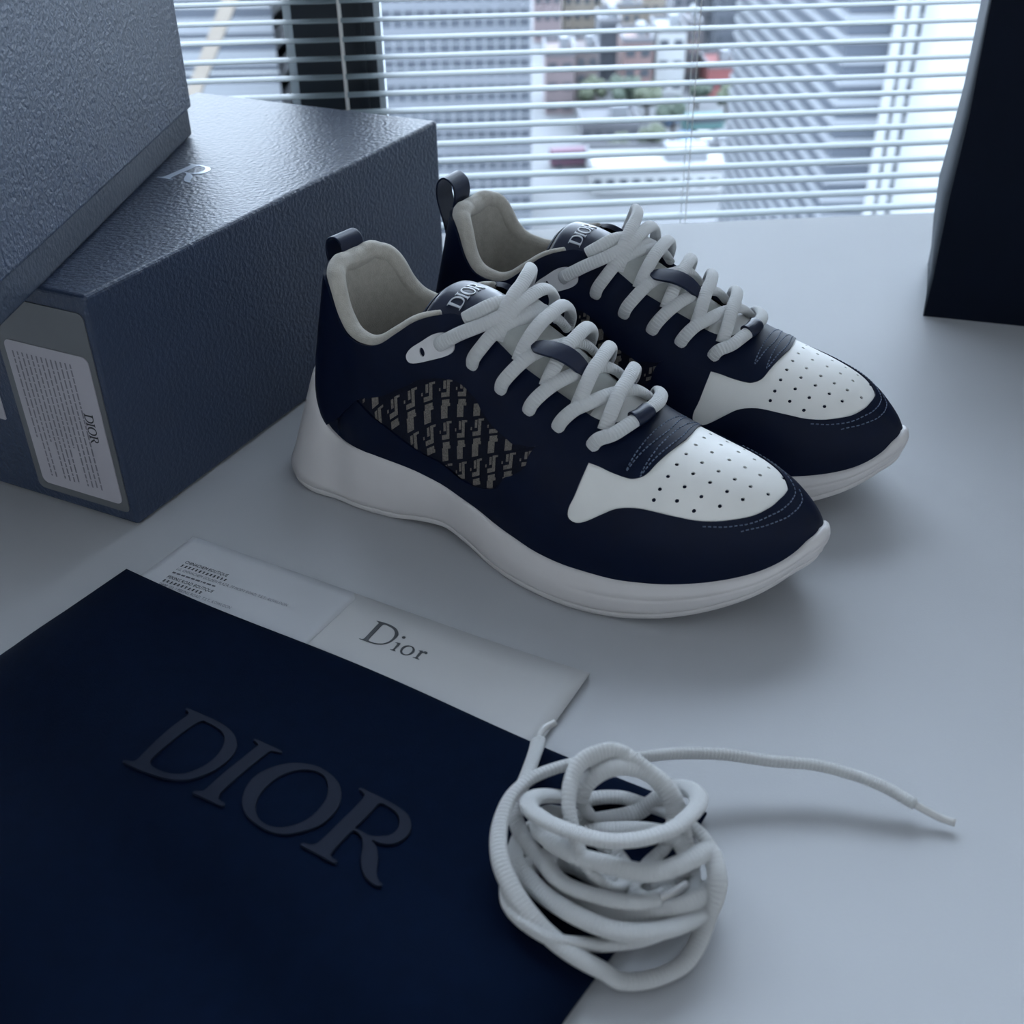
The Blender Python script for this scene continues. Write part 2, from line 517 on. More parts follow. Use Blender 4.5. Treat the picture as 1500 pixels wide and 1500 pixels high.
def cm(name, col, rough=0.7, var=0.08):
    return mat(name, col, rough, 0.3, var, 0.12)
C_ = {k: cm('city_' + k, v) for k, v in dict(
    street=(0.065, 0.068, 0.073), plaza=(0.100, 0.104, 0.109), glass=(0.032, 0.038, 0.049), spandrel=(0.078, 0.084, 0.095), pale=(0.113, 0.120, 0.131), white=(0.215, 0.222, 0.226),
    pink=(0.109, 0.087, 0.091), salmon=(0.109, 0.072, 0.069), brown=(0.072, 0.059, 0.059), tan=(0.113, 0.098, 0.081), cream=(0.126, 0.109, 0.091), red=(0.120, 0.037, 0.037),
    grey=(0.074, 0.076, 0.085), dark=(0.037, 0.042, 0.052), window=(0.024, 0.029, 0.037), leaf=(0.026, 0.037, 0.026), leaf2=(0.035, 0.043, 0.026), trunk=(0.022, 0.017, 0.013),
    blue=(0.055, 0.091, 0.148), navycar=(0.017, 0.022, 0.035), teal=(0.043, 0.091, 0.091), magenta=(0.082, 0.039, 0.061)).items()}
V, F = box_vf(-400, 500, 60, 700, GZ - 1, GZ)
tag(obj('street_ground', V, F, C_['street'], smooth=False), kind='structure')

def tower(name, label, x0, x1, y0, y1, z1, fh, cw, ratio, mats, sides=('front',), sub=True):
    r_ = tag(wroot(name, ((x0 + x1) / 2, (y0 + y1) / 2, GZ)), label, 'building')
    V, F = box_vf(x0, x1, y0, y1, GZ, z1)
    obj('body', V, F, mats[0], r_, smooth=False)
    d_ = 0.35
    nfl = int((z1 - GZ) / fh)
    lowest = max(0, nfl - int(75 / fh))
    for k in range(lowest, nfl):
        z = GZ + k * fh
        V, F = box_vf(x0 - (d_ if 'left' in sides else 0), x1, y0 - d_, y1, z, z + fh * ratio)
        obj('spandrel', V, F, mats[1], r_, smooth=False)
        if sub:
            V, F = box_vf(x0 - (d_ * .6 if 'left' in sides else 0), x1, y0 - d_ * .6, y1, z + fh * (ratio + .30), z + fh * (ratio + .37))
            obj('sill_band', V, F, mats[2], r_, smooth=False)
    if cw:
        nx = int((x1 - x0) / cw)
        zl = GZ + lowest * fh
        for k in range(nx + 1):
            x = x0 + (x1 - x0) * k / nx
            V, F = box_vf(x - .13, x + .13, y0 - d_ * .8, y0, zl, z1)
            obj('facade_fin', V, F, mats[2], r_, smooth=False)
    return r_

# grey lattice tower
p0 = at(430, 100, 165); p1 = at(777, 100, 165)
tower('lattice_tower', 'grey glass tower with a lattice facade, right of the dark window post', p0[0], p1[0], 165, 190, 5, 3.25, 1.55, .34, (C_['glass'], C_['spandrel'], C_['pale']))
# banded tower on the far left
p0 = at(210, 100, 178); p1 = at(408, 100, 178)
tower('banded_tower', 'pale banded tower seen left of the dark window post', p0[0], p1[0], 178, 205, 5, 4.6, 0, .46, (C_['glass'], C_['pale'], C_['white']))
# slanting bright walkway roof in front of the banded tower
b = MB()
q0, q1 = at(340, -10, 160), at(262, 190, 160)
dv = (q1 - q0); dv /= np.linalg.norm(dv); sd = np.cross(dv, (0, 1, 0))
V = []
for q in (q0, q1):
    for s_, t_ in ((-.9, 0), (.9, 0), (.9, 1.5), (-.9, 1.5)):
        V.append(q + sd * s_ + np.array([0, t_, 0]))
b.add(V, [(0, 1, 2, 3), (7, 6, 5, 4), (0, 4, 5, 1), (1, 5, 6, 2), (2, 6, 7, 3), (3, 7, 4, 0)])
tag(b.build('covered_walkway', C_['cream']), 'slanting cream covered walkway in front of the pale banded tower', 'walkway')
# corner tower with receding bands
p0 = at(1243, 40, 112); p1 = at(1352, 40, 112)
xl = p0[0]
ct = tower('corner_tower', 'blue-grey corner tower with white bands running back on its side', xl, p1[0], 112, 166, 12, 1.9, 0, .34, (C_['glass'], C_['pale'], C_['spandrel']), ('front', 'left'), False)
for px in (1316, 1336):
    q = at(px, 40, 111.2)
    V, F = box_vf(q[0] - .42, q[0] + .42, 111.0, 111.6, GZ, 12)
    obj('pilaster', V, F, C_['white'], ct, smooth=False)
p0 = at(1349, 40, 111); p1 = at(1620, 40, 111)
wb = tag(wroot('white_block', ((p0[0] + p1[0]) / 2, 103, GZ)), 'plain bright white building beside the corner tower, behind the paper bag', 'building')
V, F = box_vf(p0[0], p1[0], 97, 110.8, GZ, 12)
obj('body', V, F, C_['white'], wb, smooth=False)
for k in range(26):
    zz = 8 - k * 1.5
    V, F = box_vf(p0[0], p1[0], 96.95, 97, zz, zz + .08)
    obj('panel_joint', V, F, C_['pale'], wb, smooth=False)

def house(name, label, px0, px1, pt, pb, mname, depth=14, cols=4, group=None):
    g0 = gnd((px0 + px1) / 2, pb)
    Y = g0[1]
    a, c = at(px0, (pt + pb) / 2, Y), at(px1, (pt + pb) / 2, Y)
    zt = at((px0 + px1) / 2, pt, Y)[2]
    r_ = tag(wroot(name, ((a[0] + c[0]) / 2, Y + depth / 2, GZ)), label, 'building')
    V, F = box_vf(a[0], c[0], Y, Y + depth, GZ, zt)
    obj('wall', V, F, C_[mname], r_, smooth=False)
    b = MB()
    W_ = c[0] - a[0]
    for q in ((a[0] - .2, c[0] + .2, Y - .2, Y + .3), (a[0] - .2, c[0] + .2, Y + depth - .3, Y + depth + .2), (a[0] - .2, a[0] + .3, Y, Y + depth), (c[0] - .3, c[0] + .2, Y, Y + depth)):
        b.box(q[0], q[1], q[2], q[3], zt, zt + .9)
    b.build('parapet', C_['grey'], r_)
    V, F = box_vf(a[0] + W_ * .55, a[0] + W_ * .85, Y + depth * .4, Y + depth * .7, zt, zt + 2.4)
    obj('roof_hut', V, F, C_['pale'], r_, smooth=False)
    b = MB()
    rows = max(1, int((zt - GZ) / 3.3))
    cols = max(2, int(W_ / 2.1))
    for i in range(rows):
        for j in range(cols):
            x = a[0] + W_ * (j + .5) / cols
            z = GZ + (zt - GZ) * (i + .45) / rows
            b.box(x - W_ / cols * .3, x + W_ / cols * .3, Y - .12, Y, z - .7, z + .8)
    b.build('window_grid', C_['window'], r_)
    return r_

HS = [('pink_block', 'pink apartment block right of the grey lattice tower', 799, 841, 82, 168, 'pink'),
 ('brown_block', 'brown low block beside the pink apartment block', 843, 876, 78, 150, 'brown'),
 ('dark_block', 'narrow dark block behind the brown low block', 878, 908, 34, 118, 'dark'),
 ('salmon_block', 'salmon red apartment block left of the slim white tower', 912, 955, 62, 148, 'salmon'),
 ('white_tower', 'slim white tower in the middle of the window view', 961, 1003, 47, 138, 'white'),
 ('umber_block', 'grey-brown block just right of the slim white tower', 1006, 1025, 36, 126, 'brown'),
 ('red_block', 'bright red low building left of the corner tower', 1036, 1080, 100, 142, 'red'),
 ('tan_block', 'tan block at the top edge behind the salmon block', 884, 938, 10, 72, 'tan'),
 ('cream_block', 'cream block high in the view above the slim white tower', 940, 982, -22, 46, 'cream'),
 ('grey_slab', 'wide grey slab block at the top of the view', 985, 1048, -34, 82, 'grey'),
 ('rose_block', 'dull rose block at the top beside the lattice tower', 782, 822, -14, 62, 'pink'),
 ('sand_block', 'sand coloured block at the top above the brown block', 826, 880, -34, 56, 'cream'),
 ('slate_block', 'dark slate block at the top left of the corner tower', 1050, 1094, -14, 96, 'dark'),
 ('columned_hall', 'low grey hall with pale columns beside the street trees', 852, 936, 186, 208, 'grey'),
 ('terminal_roof', 'long low white roof across the street at the bottom of the view', 866, 1074, 252, 282, 'white')]
for h in HS:
    house(*h)

def tree(px, py, hh, rad, label, k):
    g0 = gnd(px, py)
    r_ = tag(wroot('street_tree', g0), label, 'tree', 'trees along the street below')
    V, F, UV = tube_vf(np.array([g0 + np.array([0, 0, t]) for t in np.linspace(0, hh * .5, 4)]), .35, .35, np.tile([0, 1., 0], (4, 1)), 6)
    obj('trunk', V, F, C_['trunk'], r_)
    rng = np.random.RandomState(k)
    b = MB()
    for j in range(9):
        c = g0 + np.array([rng.uniform(-.7, .7) * rad, rng.uniform(-.7, .7) * rad, hh * .62 + rng.uniform(-.3, .35) * rad])
        rr = rad * rng.uniform(.4, .62)
        VV = []; FF = []
        nu, nv = 8, 5
        for v in range(nv + 1):
            for u_ in range(nu):
                th = PI * v / nv; ph = 2 * PI * u_ / nu
                r2 = rr * rng.uniform(.8, 1.15)
                VV.append(c + r2 * np.array([math.sin(th) * math.cos(ph), math.sin(th) * math.sin(ph), math.cos(th)]))
        for v in range(nv):
            for u_ in range(nu):
                FF.append((v * nu + u_, (v + 1) * nu + u_, (v + 1) * nu + (u_ + 1) % nu, v * nu + (u_ + 1) % nu))
        b.add(VV, FF)
    b.build('crown', C_['leaf'] if k % 2 else C_['leaf2'], r_, smooth=True)

TR = [(866, 166, 8, 2.8, 'leafy tree in front of the brown low block'), (912, 170, 8, 3.2, 'broad tree left of the salmon block foot'), (947, 178, 8, 2.8, 'tree standing below the salmon block'),
      (1020, 160, 7, 2.6, 'tree standing right of the slim white tower foot'), (1062, 178, 8, 2.8, 'tree standing below the red building'), (985, 204, 9, 3.0, 'dark tree in the middle of the street view'),
      (952, 240, 8, 2.8, 'tree between the columned hall and the street'), (1096, 168, 6, 2.2, 'small tree against the corner tower foot'), (905, 234, 5, 2.0, 'small tree in front of the columned hall')]
for k, t in enumerate(TR):
    tree(t[0], t[1], t[2], t[3], t[4], k)

def vehicle(name, px, py, L, Wd, Hh, mname, label, cat, ang):
    g0 = gnd(px, py)
    r_ = tag(empty(name, tuple(g0), ang), label, cat, 'vehicles on the street below')
    bus = cat in ('bus', 'truck')
    b = MB().box(-L / 2, L / 2, -Wd / 2, Wd / 2, .35, Hh * (1 if bus else .58))
    bevel(b.build('body', C_[mname], r_), .12, 2)
    if bus:
        b = MB().box(-L / 2 + .4, L / 2 - .4, -Wd / 2 - .03, Wd / 2 + .03, Hh * .5, Hh * .8)
        b.build('window_band', C_['window'], r_)
    else:
        t0, t1 = Hh * .58, Hh
        V = [(-L * .32, -Wd / 2 + .05, t0), (L * .28, -Wd / 2 + .05, t0), (L * .28, Wd / 2 - .05, t0), (-L * .32, Wd / 2 - .05, t0), (-L * .2, -Wd / 2 + .2, t1), (L * .12, -Wd / 2 + .2, t1), (L * .12, Wd / 2 - .2, t1), (-L * .2, Wd / 2 - .2, t1)]
        obj('cabin', V, box_vf(0, 1, 0, 1, 0, 1)[1], C_['window'], r_, smooth=False)
    b = MB()
    for x in (-L * .33, L * .33):
        for y in (-Wd / 2, Wd / 2):
            P = np.array([(x, y - .1, .38), (x, y + .1, .38)])
            V, F, UV = tube_vf(P, .38, .38, None, 10)
            b.add(V, F)
    b.build('wheels', C_['navycar'], r_)

VH = [('city_bus', 988, 178, 9, 2.5, 3.2, 'blue', 'blue bus beside the dark tree in the street', 'bus', 1.2),
      ('box_truck', 1031, 222, 5, 2.5, 3.2, 'white', 'white truck left of the other two beside the corner tower', 'truck', 1.5),
      ('box_truck', 1056, 218, 5, 2.3, 2.8, 'pale', 'pale grey truck between two white ones by the corner tower', 'truck', 1.5),
      ('box_truck', 1077, 217, 4.5, 2.2, 2.8, 'white', 'short white truck nearest the corner tower foot', 'truck', 1.5),
      ('city_bus', 1003, 222, 6, 2.5, 3, 'blue', 'light blue bus left of the white trucks', 'bus', 1.5),
      ('city_bus', 1028, 190, 8, 2.5, 3, 'teal', 'teal bus behind the white trucks', 'bus', .1),
      ('parked_car', 910, 243, 4.4, 1.8, 1.5, 'white', 'white car left of the other cars on the street', 'car', .1),
      ('parked_car', 949, 246, 4.4, 1.8, 1.5, 'pale', 'pale grey car waiting in mid street', 'car', .1),
      ('parked_car', 988, 243, 4.4, 1.8, 1.5, 'navycar', 'dark car in mid street right of the pale one', 'car', .1),
      ('city_bus', 842, 242, 9, 2.5, 3, 'magenta', 'plum red bus at the left end of the street', 'bus', .1),
      ('parked_car', 1028, 242, 4.4, 1.8, 1.7, 'white', 'white car right of the dark car in mid street', 'car', .1)]
for v in VH:
    vehicle(*v)

# ================================================================== shoe boxes
BL, BW, BH = 0.3576, 0.2217, 0.1382
def shoe_box(name, loc, rz, label, lid_up):
    """local x along the long side, y across; lid_up = height where the lid's rim ends above the base"""
    r_ = tag(empty(name, loc, rz), label, 'box', 'two stacked navy shoe boxes')
    t = 0.0022
    o = MB().box(t, BL - t, t, BW - t, 0.0, BH - t).build('base', M['box_inner'], r_); bevel(o, 0.002)
    o = MB().box(0, BL, 0, BW, lid_up, BH).build('lid', M['box'], r_); bevel(o, 0.0022, 3)
    return r_

yw = 0.46444
b1loc = (-0.2103, 0.5215, 0)
# local x = long direction (sin yw, cos yw), local y = short direction (-cos yw, sin yw)
box1 = shoe_box('shoe_box', (b1loc[0], b1loc[1], 0.0), PI / 2 - yw, 'embossed navy shoe box on the desk, underneath, with a white label on its end', 0.0012)
# label pocket on the end face (local x = 0): y 0.003..0.072
def end_rect(name, y0, y1, z0, z1, th, m, parent, rad=0.004, x0=0.0):
    pts = []
    for cx_, cz_, a0 in ((y1 - rad, z1 - rad, 0), (y0 + rad, z1 - rad, 90), (y0 + rad, z0 + rad, 180), (y1 - rad, z0 + rad, 270)):
        for k in range(6):
            a = math.radians(a0 + 90 * k / 5)
            pts.append((cx_ + rad * math.cos(a), cz_ + rad * math.sin(a)))
    n_ = len(pts)
    V = [(x0 - th, p[0], p[1]) for p in pts] + [(x0, p[0], p[1]) for p in pts]
    F = [tuple(range(n_)), tuple(range(n_, 2 * n_))[::-1]] + [(i, n_ + i, n_ + (i + 1) % n_, (i + 1) % n_) for i in range(n_)]
    return obj(name, V, F, m, parent, smooth=False)
pk = end_rect('label_pocket', 0.0035, 0.0715, 0.0085, 0.1285, 0.0006, M['pocket'], box1)
lb = end_rect('address_label', 0.0072, 0.0665, 0.0135, 0.1037, 0.0005, M['label'], pk, 0.004, -0.0006)
lb['label'] = 'white printed label'
# text on the label runs downwards: reading direction -z, letter tops towards -y (the box corner)
rng = random.Random(3)
rects = []
for k in range(13):
    yy = 0.0205 + k * 0.0034
    zpos = 0.006
    end = 0.084 if k not in (4, 9, 12) else 0.06
    while zpos < end:
        wl = rng.uniform(0.0016, 0.0058)
        rects.append((zpos, min(zpos + wl, end), -yy - 0.0005, -yy + 0.0006))
        zpos += wl + 0.0008
print_lines('label_print', rects, (-0.0011, 0.0, 0.1037), (0, 0, -1), (0, -1, 0), 0.00012, M['ink_grey'], lb)
# letters: up = -y, reading = -z  -> normal must be -x : cross(bx, up) = cross((0,0,-1),(0,-1,0)) = (-1,0,0)
fn = planar((-0.0011, 0.0193, 0.0690), (0, 0, -1), (0, -1, 0), 0.0058)
for ch in 'DIOR':
    glyph('letter', ch, lambda gx, gy, h: fn(gx * 0.86, gy, h), 0.00015, M['ink'], lb)
end_rect('tag_edge', 0.0838, 0.12, 0.0495, 0.066, 0.0006, M['label'], box1, 0.001)
# pale letters printed on the lid
def lidpt(px, py):
    v = CD + CR * (px - 750) / FPX - CU * (py - 750) / FPX
    P = CAM + v * ((BH - CAM[2]) / v[2])
    dx, dy = P[0] - b1loc[0], P[1] - b1loc[1]
    return dx * math.sin(yw) + dy * math.cos(yw), -dx * math.cos(yw) + dy * math.sin(yw)
lx, ly = lidpt(279.6, 268)      # foot of the R's leg
fl = planar((lx + 0.0012, ly + 3.70 * 0.0265, BH), (0, -1, 0), (1, 0, 0), 0.0265)
for ch in 'DIOR':
    glyph('letter', ch, lambda gx, gy, h: fl(gx, gy * 1.14, h), 0.0002, M['foil'], box1, {'D': -1.6, 'I': -1.15, 'O': -.8, 'R': 0}[ch])

dv = np.array([-0.23575 + 0.22021, 0.47874 - 0.81388]); dv /= np.linalg.norm(dv)
near = np.array([-0.22021, 0.81388]) + dv * BL
# local x from near corner to far corner, local y to the left (away from the camera side)
ang = math.atan2(-dv[1], -dv[0])
box2 = shoe_box('shoe_box', (near[0], near[1], BH + 0.0004), ang, 'embossed navy shoe box turned askew on top of the other box', 0.0185)

# ================================================================== dark paper carrier bag on the right
pb = tag(wroot('paper_bag', (0.4, 0.83, 0)), 'tall dark navy paper carrier bag standing at the right edge', 'bag')
bc = np.array([0.31655, 0.79066, 0]); fd = np.array([0.954665, -0.297682, 0]); fnn = np.array([0.297682, 0.954665, 0])
zs_ = np.linspace(0.0, 0.36, 13)
fe = np.interp(zs_, [0, .002, .087, .15, .2, .22, .36], [.0, .0015, .001, .003, .0021, .0019, .003])
me_ = np.interp(zs_, [0, .03, .056, .092, .133, .168, .213, .36], [.004, .0005, -.0026, -.0046, -.0012, .0004, .003, .004])
be_ = me_ * .4 + .004
def bagpt(u_, v_, z): return bc + fd * u_ + fnn * v_ + np.array([0, 0, z])
V = []; F = []
for i, z in enumerate(zs_):
    for u_, v_ in ((fe[i], 0), (.26 - fe[i], 0)): V.append(bagpt(u_, v_, z))
for i in range(12): F.append((2 * i, 2 * i + 1, 2 * i + 3, 2 * i + 2))
o = obj('front_panel', V, F, M['bag'], pb, smooth=False)
o.modifiers.new('thick', 'SOLIDIFY').thickness = 0.0006
V = [bagpt(u_, .11, z) for z in zs_ for u_ in (0.004, .256)]
o = obj('back_panel', V, F, M['bag'], pb, smooth=False)
o.modifiers.new('thick', 'SOLIDIFY').thickness = 0.0006
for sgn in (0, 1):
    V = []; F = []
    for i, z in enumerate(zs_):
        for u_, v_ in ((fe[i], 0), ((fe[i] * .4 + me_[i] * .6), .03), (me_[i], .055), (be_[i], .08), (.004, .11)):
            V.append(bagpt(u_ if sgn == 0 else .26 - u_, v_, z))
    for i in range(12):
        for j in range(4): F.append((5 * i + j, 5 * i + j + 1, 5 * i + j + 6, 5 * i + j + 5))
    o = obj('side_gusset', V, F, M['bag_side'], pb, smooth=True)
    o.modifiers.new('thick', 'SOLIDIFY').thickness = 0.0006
V = [bagpt(.001, .001, .0004), bagpt(.259, .001, .0004), bagpt(.256, .109, .0004), bagpt(.004, .109, .0004)]
obj('bottom', V, [(0, 1, 2, 3)], M['bag'], pb, smooth=False)
for v_ in (0.0005, 0.1095):
    P = np.array([bagpt(.13 + .05 * math.cos(t), v_, .36 - .01 + .09 * math.sin(t)) for t in np.linspace(0, PI, 20)])
    V, F, UV = tube_vf(P, .0022, .0022, np.tile(fnn, (20, 1)), 8)
    obj('handle', V, F, M['bag_side'], pb)

# ================================================================== papers
def sheet(name, P0, ex, ey, w_, h_, z0, curl, m, label, cat, rad=0.0, nx=30, ny=12):
    r_ = tag(wroot(name, P0), label, cat)
    V = []; F = []
    for j in range(ny + 1):
        for i in range(nx + 1):
            u_, v_ = i / nx, j / ny
            x_, y_ = u_ * w_, v_ * h_
            if rad:      # rounded top corners (v = 0)
                for cx_ in (0, w_):
                    dx = abs(x_ - cx_)
                    if dx < rad and y_ < rad:
                        need = rad - math.sqrt(max(0, rad * rad - (rad - dx) ** 2))
                        y_ = max(y_, need)
            V.append(np.array(P0) + np.array(ex) * x_ + np.array(ey) * y_ + np.array([0, 0, z0 + curl(u_, v_)]))
    for j in range(ny):
        for i in range(nx):
            a = j * (nx + 1) + i
            F.append((a, a + nx + 1, a + nx + 2, a + 1))
    o = obj('sheet', V, F, m, r_, smooth=True)
    s_ = o.modifiers.new('thick', 'SOLIDIFY'); s_.thickness = 0.00015 if name == 'store_card' else 0.0005; s_.offset = -1
    return r_, o

e_tr = np.array([0.0351, 0.391, 0]); e_tl = np.array([-0.177, 0.5099, 0])
ex_ = (e_tr - e_tl); ew = np.linalg.norm(ex_); ex_ /= ew
ey_ = np.array([ex_[1], -ex_[0], 0])
env, env_s = sheet('envelope', e_tl, ex_, ey_, ew, 0.165, 0.0010, lambda u_, v_: 0.0018 * max(0, u_ - .72) ** 2 / .078 * (1 - v_), M['paper'], 'white paper envelope printed with a black name, tucked under the dust bag', 'envelope', 0.0)
o0 = np.array([-0.07533, 0.42009, 0.00115]); bxx = np.array([0.885225, -0.465162, 0]); upp = np.array([0.465162, 0.885225, 0])
fe_ = planar(o0, bxx, upp, 0.01516)
for ch in 'dior':
    glyph('letter', ch, fe_, 0.00012, M['ink'], env_s)
card, card_s = sheet('store_card', e_tl + ex_ * 0.0005, ex_, ey_, 0.112, 0.062, 0.00118, lambda u_, v_: 0.0002 * math.sin(PI * u_), M['card'], 'pale card with small black address print, at the left end of the envelope', 'card', 0.004)
cdir = np.array([(-0.1182 + .1789), (0.4481 - .4794), 0]); cdir /= np.linalg.norm(cdir); cup = np.array([-cdir[1], cdir[0], 0])
base = np.array([-.1759, .4845, 0.0014])
lines = [(0.0, 'CHINACHEM BOUTIQUE', .0033, M['ink'], .0), (-.0066, 'LG, CHINACHEM GOLDEN PLAZA, 77 MODY ROAD, T.S.T., KOWLOON', .0029, M['ink_grey'], .0), 
         (-.0142, 'PEKING ROAD BOUTIQUE', .0033, M['ink'], .0), (-.0208, 'SHOP 103, 1 PEKING ROAD, T.S.T., KOWLOON', .0029, M['ink_grey'], .0)]
for dy, s_, sz, mm, dx in lines:
    text_mesh('print_line', s_, sz, base + cup * dy + cdir * dx, cdir, cup, mm, card_s, 0.0001, 0.78)
for dy, cnt in ((-.0033, 13), (-.0175, 11)):
    rr = random.Random(cnt)
    rects = []
    for k in range(cnt):
        x = k * .0024
        for q in range(3):
            rects.append((x + rr.uniform(0, .0004), x + .0017 - rr.uniform(0, .0004), q * .0007, q * .0007 + .00035))
        rects.append((x + .0006, x + .001, 0, .002))
    print_lines('print_line', rects, base + cup * dy, cdir, cup, 0.0001, M['ink'], card_s)

rr = random.Random(5)
for dy, end in ((-.0099, .027), (-.0240, .026)):
    rects = []; x = 0.0
    while x < end:
        wl = rr.uniform(.0008, .003)
        rects.append((x, x + wl, .0002, .0014)); x += wl + .0006
    print_lines('print_line', rects, base + cup * dy, cdir, cup, 0.0001, M['ink_grey'], card_s)

# ================================================================== dust bag
d_tl = np.array([-0.2044, 0.4774, 0]); d_tr = np.array([0.0761, 0.3057, 0])
dx_ = d_tr - d_tl; dw = np.linalg.norm(dx_); dx_ /= dw
dy_ = np.array([dx_[1], -dx_[0], 0])
DLN = 0.42
def dust_h(u_, v_):
    """height of the cloth; u, v in metres from the top left corner"""
    e = min(u_, dw - u_, v_, DLN - v_)
    edge = 1 - math.exp(-max(e, 0) / 0.012)
    h = 0.0035 + 0.0052 * edge
    # long fold that runs diagonally across the lower half
    t = (v_ - (0.098 + 0.26 * (u_ - 0.0))) / 0.028
    f2 = (v_ - (0.16 + 0.22 * u_)) / 0.03
    h += edge * (0.0075 * math.exp(-((t + 1.3) / 1.3) ** 2) - 0.0040 * math.exp(-(t / .8) ** 2) + 0.0060 * math.exp(-(f2 / 1.1) ** 2))
    h += edge * 0.0009 * (math.sin(u_ * 38 + v_ * 21) + math.sin(v_ * 55 - u_ * 17 + 1.3))
    return h
def dust_pt(u_, v_, extra=0.0):
    # the right side tapers in slightly, soft edges wave a little
    s_ = u_ / dw
    wob = 0.0012 * math.sin(v_ * 40) * s_
    P = d_tl + dx_ * (u_ - 0.05 * v_ * (s_ > .5) * (2 * s_ - 1) + wob) + dy_ * (v_ + 0.0012 * math.sin(u_ * 30))
    return P + np.array([0, 0, dust_h(u_, v_) + extra])
db = tag(wroot('dust_bag', (d_tl + dx_ * .16 + dy_ * .2)), 'dark navy cotton dust bag lying flat with raised letters', 'dust bag')
nu, nv = 120, 130
V = []; F = []
for j in range(nv + 1):
    for i in range(nu + 1):
        V.append(dust_pt(dw * i / nu, DLN * j / nv))
for j in range(nv):
    for i in range(nu):
        a = j * (nu + 1) + i
        F.append((a, a + nu + 1, a + nu + 2, a + 1))
# rim down to the desk
nb = len(V)
ring = [i for i in range(nu + 1)] + [j * (nu + 1) + nu for j in range(1, nv + 1)] + [nv * (nu + 1) + i for i in range(nu - 1, -1, -1)] + [j * (nu + 1) for j in range(nv - 1, 0, -1)]
for r0 in ring:
    p = V[r0]
    V.append(np.array([p[0], p[1], 0.0022]))
for k in range(len(ring)):
    k2 = (k + 1) % len(ring)
    F.append((ring[k], ring[k2], nb + k2, nb + k))
cloth = obj('cloth', V, F, M['cotton'], db, smooth=True)
# letters: baseline origin and direction traced on the cloth
def to_uv(P):
    q = np.array(P) - d_tl
    return q @ dx_, q @ dy_
la = np.array([-0.16191, 0.32942, 0]); lbx = np.array([0.870945, -0.49138, 0]); lup = np.array([0.5295, 0.8483, 0]); lcap = 0.03477
def fcloth(gx, gy, h):
    P = la + lbx * gx * lcap + lup * gy * lcap
    u_, v_ = to_uv(P)
    return np.array([P[0], P[1], dust_h(u_, v_) - 0.0001 + h])
for ch in 'DIOR':
    glyph('letter', ch, fcloth, 0.0011, M['rubber_print'], cloth, 0.0, 6)

# ================================================================== sneakers
# a last-shaped surface S_(s, theta): s runs heel to toe, theta from the camera-side sole line (0) over the top (90) to the other side (180)
def pchip(xk,yk,x):
    xk=np.asarray(xk,float); yk=np.asarray(yk,float); x=np.clip(np.asarray(x,float),xk[0],xk[-1])
    h=np.diff(xk); dl=np.diff(yk)/h; d=np.zeros_like(yk)
    for i in range(1,len(xk)-1):
        if dl[i-1]*dl[i]>0:
            w1=2*h[i]+h[i-1]; w2=h[i]+2*h[i-1]; d[i]=(w1+w2)/(w1/dl[i-1]+w2/dl[i])
    d[0]=dl[0]; d[-1]=dl[-1]
    i=np.clip(np.searchsorted(xk,x,side='right')-1,0,len(xk)-2)
    t=(x-xk[i])/h[i]; t2=t*t; t3=t2*t
    return (2*t3-3*t2+1)*yk[i]+(t3-2*t2+t)*h[i]*d[i]+(-2*t3+3*t2)*yk[i+1]+(t3-t2)*h[i]*d[i+1]
XH,XT=21.,318.
def s2x(s): return XH+(XT-XH)*(1-np.cos(PI*np.asarray(s,float)))/2
def x2s(x): return np.arccos(np.clip(1-2*(np.asarray(x,float)-XH)/(XT-XH),-1,1))/PI
def prof(tab,s):
    k=np.array(tab,float); return pchip(x2s(k[:,0]),k[:,1],s)
LAT=[(21,4),(25,-14),(32,-24.5),(42,-31),(56,-33),(75,-36),(100,-34),(125,-32),(150,-36),(180,-42),(210,-44.5),(235,-41.5),(258,-34),(278,-22.5),(294,-10),(306,2.5),(313,12),(316.5,18),(318,25)]
MED=[(21,4),(25,20),(32,28),(42,34),(56,38),(75,41),(100,42),(125,46),(150,52),(180,58),(210,59),(235,57),(258,55),(278,52),(294,48),(306,43),(313,37.5),(316.5,32),(318,25)]
TOP=[(21,50),(23.5,95),(29,125),(36,150),(50,168),(65,168),(85,162),(105,150),(125,138),(147,125),(166,114),(183,104.5),(199,96.5),(217,88.5),(235,82),(255,76.5),(272,72),(285,67.5),(296,62),(306,54),(313,47),(316.5,41),(318,33)]
LOW=[(21,42),(30,36),(45,30),(62,26),(92,26),(120,22),(158,12),(190,9),(214,11),(251,17),(289,24),(318,33)]
PEX=[(21,.8),(45,.62),(85,.65),(115,.7),(150,.72),(200,.78),(235,.85),(318,.8)]
QEX=[(21,.9),(80,1.),(125,1.05),(150,1.1),(200,1.05),(250,.85),(318,.8)]
def heelwarp(x,z):
    # heel leans forward above the counter
    k=np.clip(1-x/120.,0,1)**1.3
    g=pchip([0,36,55,75,95,115,135,180],[0,1,0,3,8,12,14,16],np.clip(z,0,180))
    return x+k*g
def S_(s,th):
    s=np.asarray(s,float); th=np.asarray(th,float)
    x=s2x(s); l=prof(LAT,s); m=prof(MED,s); c=(l+m)/2; w=(m-l)/2
    lo=prof(LOW,s); tp=prof(TOP,s); p=prof(PEX,s); q=prof(QEX,s)
    co=np.cos(th); si=np.clip(np.sin(th),0,1)
    y=c-w*np.sign(co)*np.abs(co)**p
    z=lo+(tp-lo)*si**q
    return np.stack([heelwarp(x,z),y,z],-1)/1000.
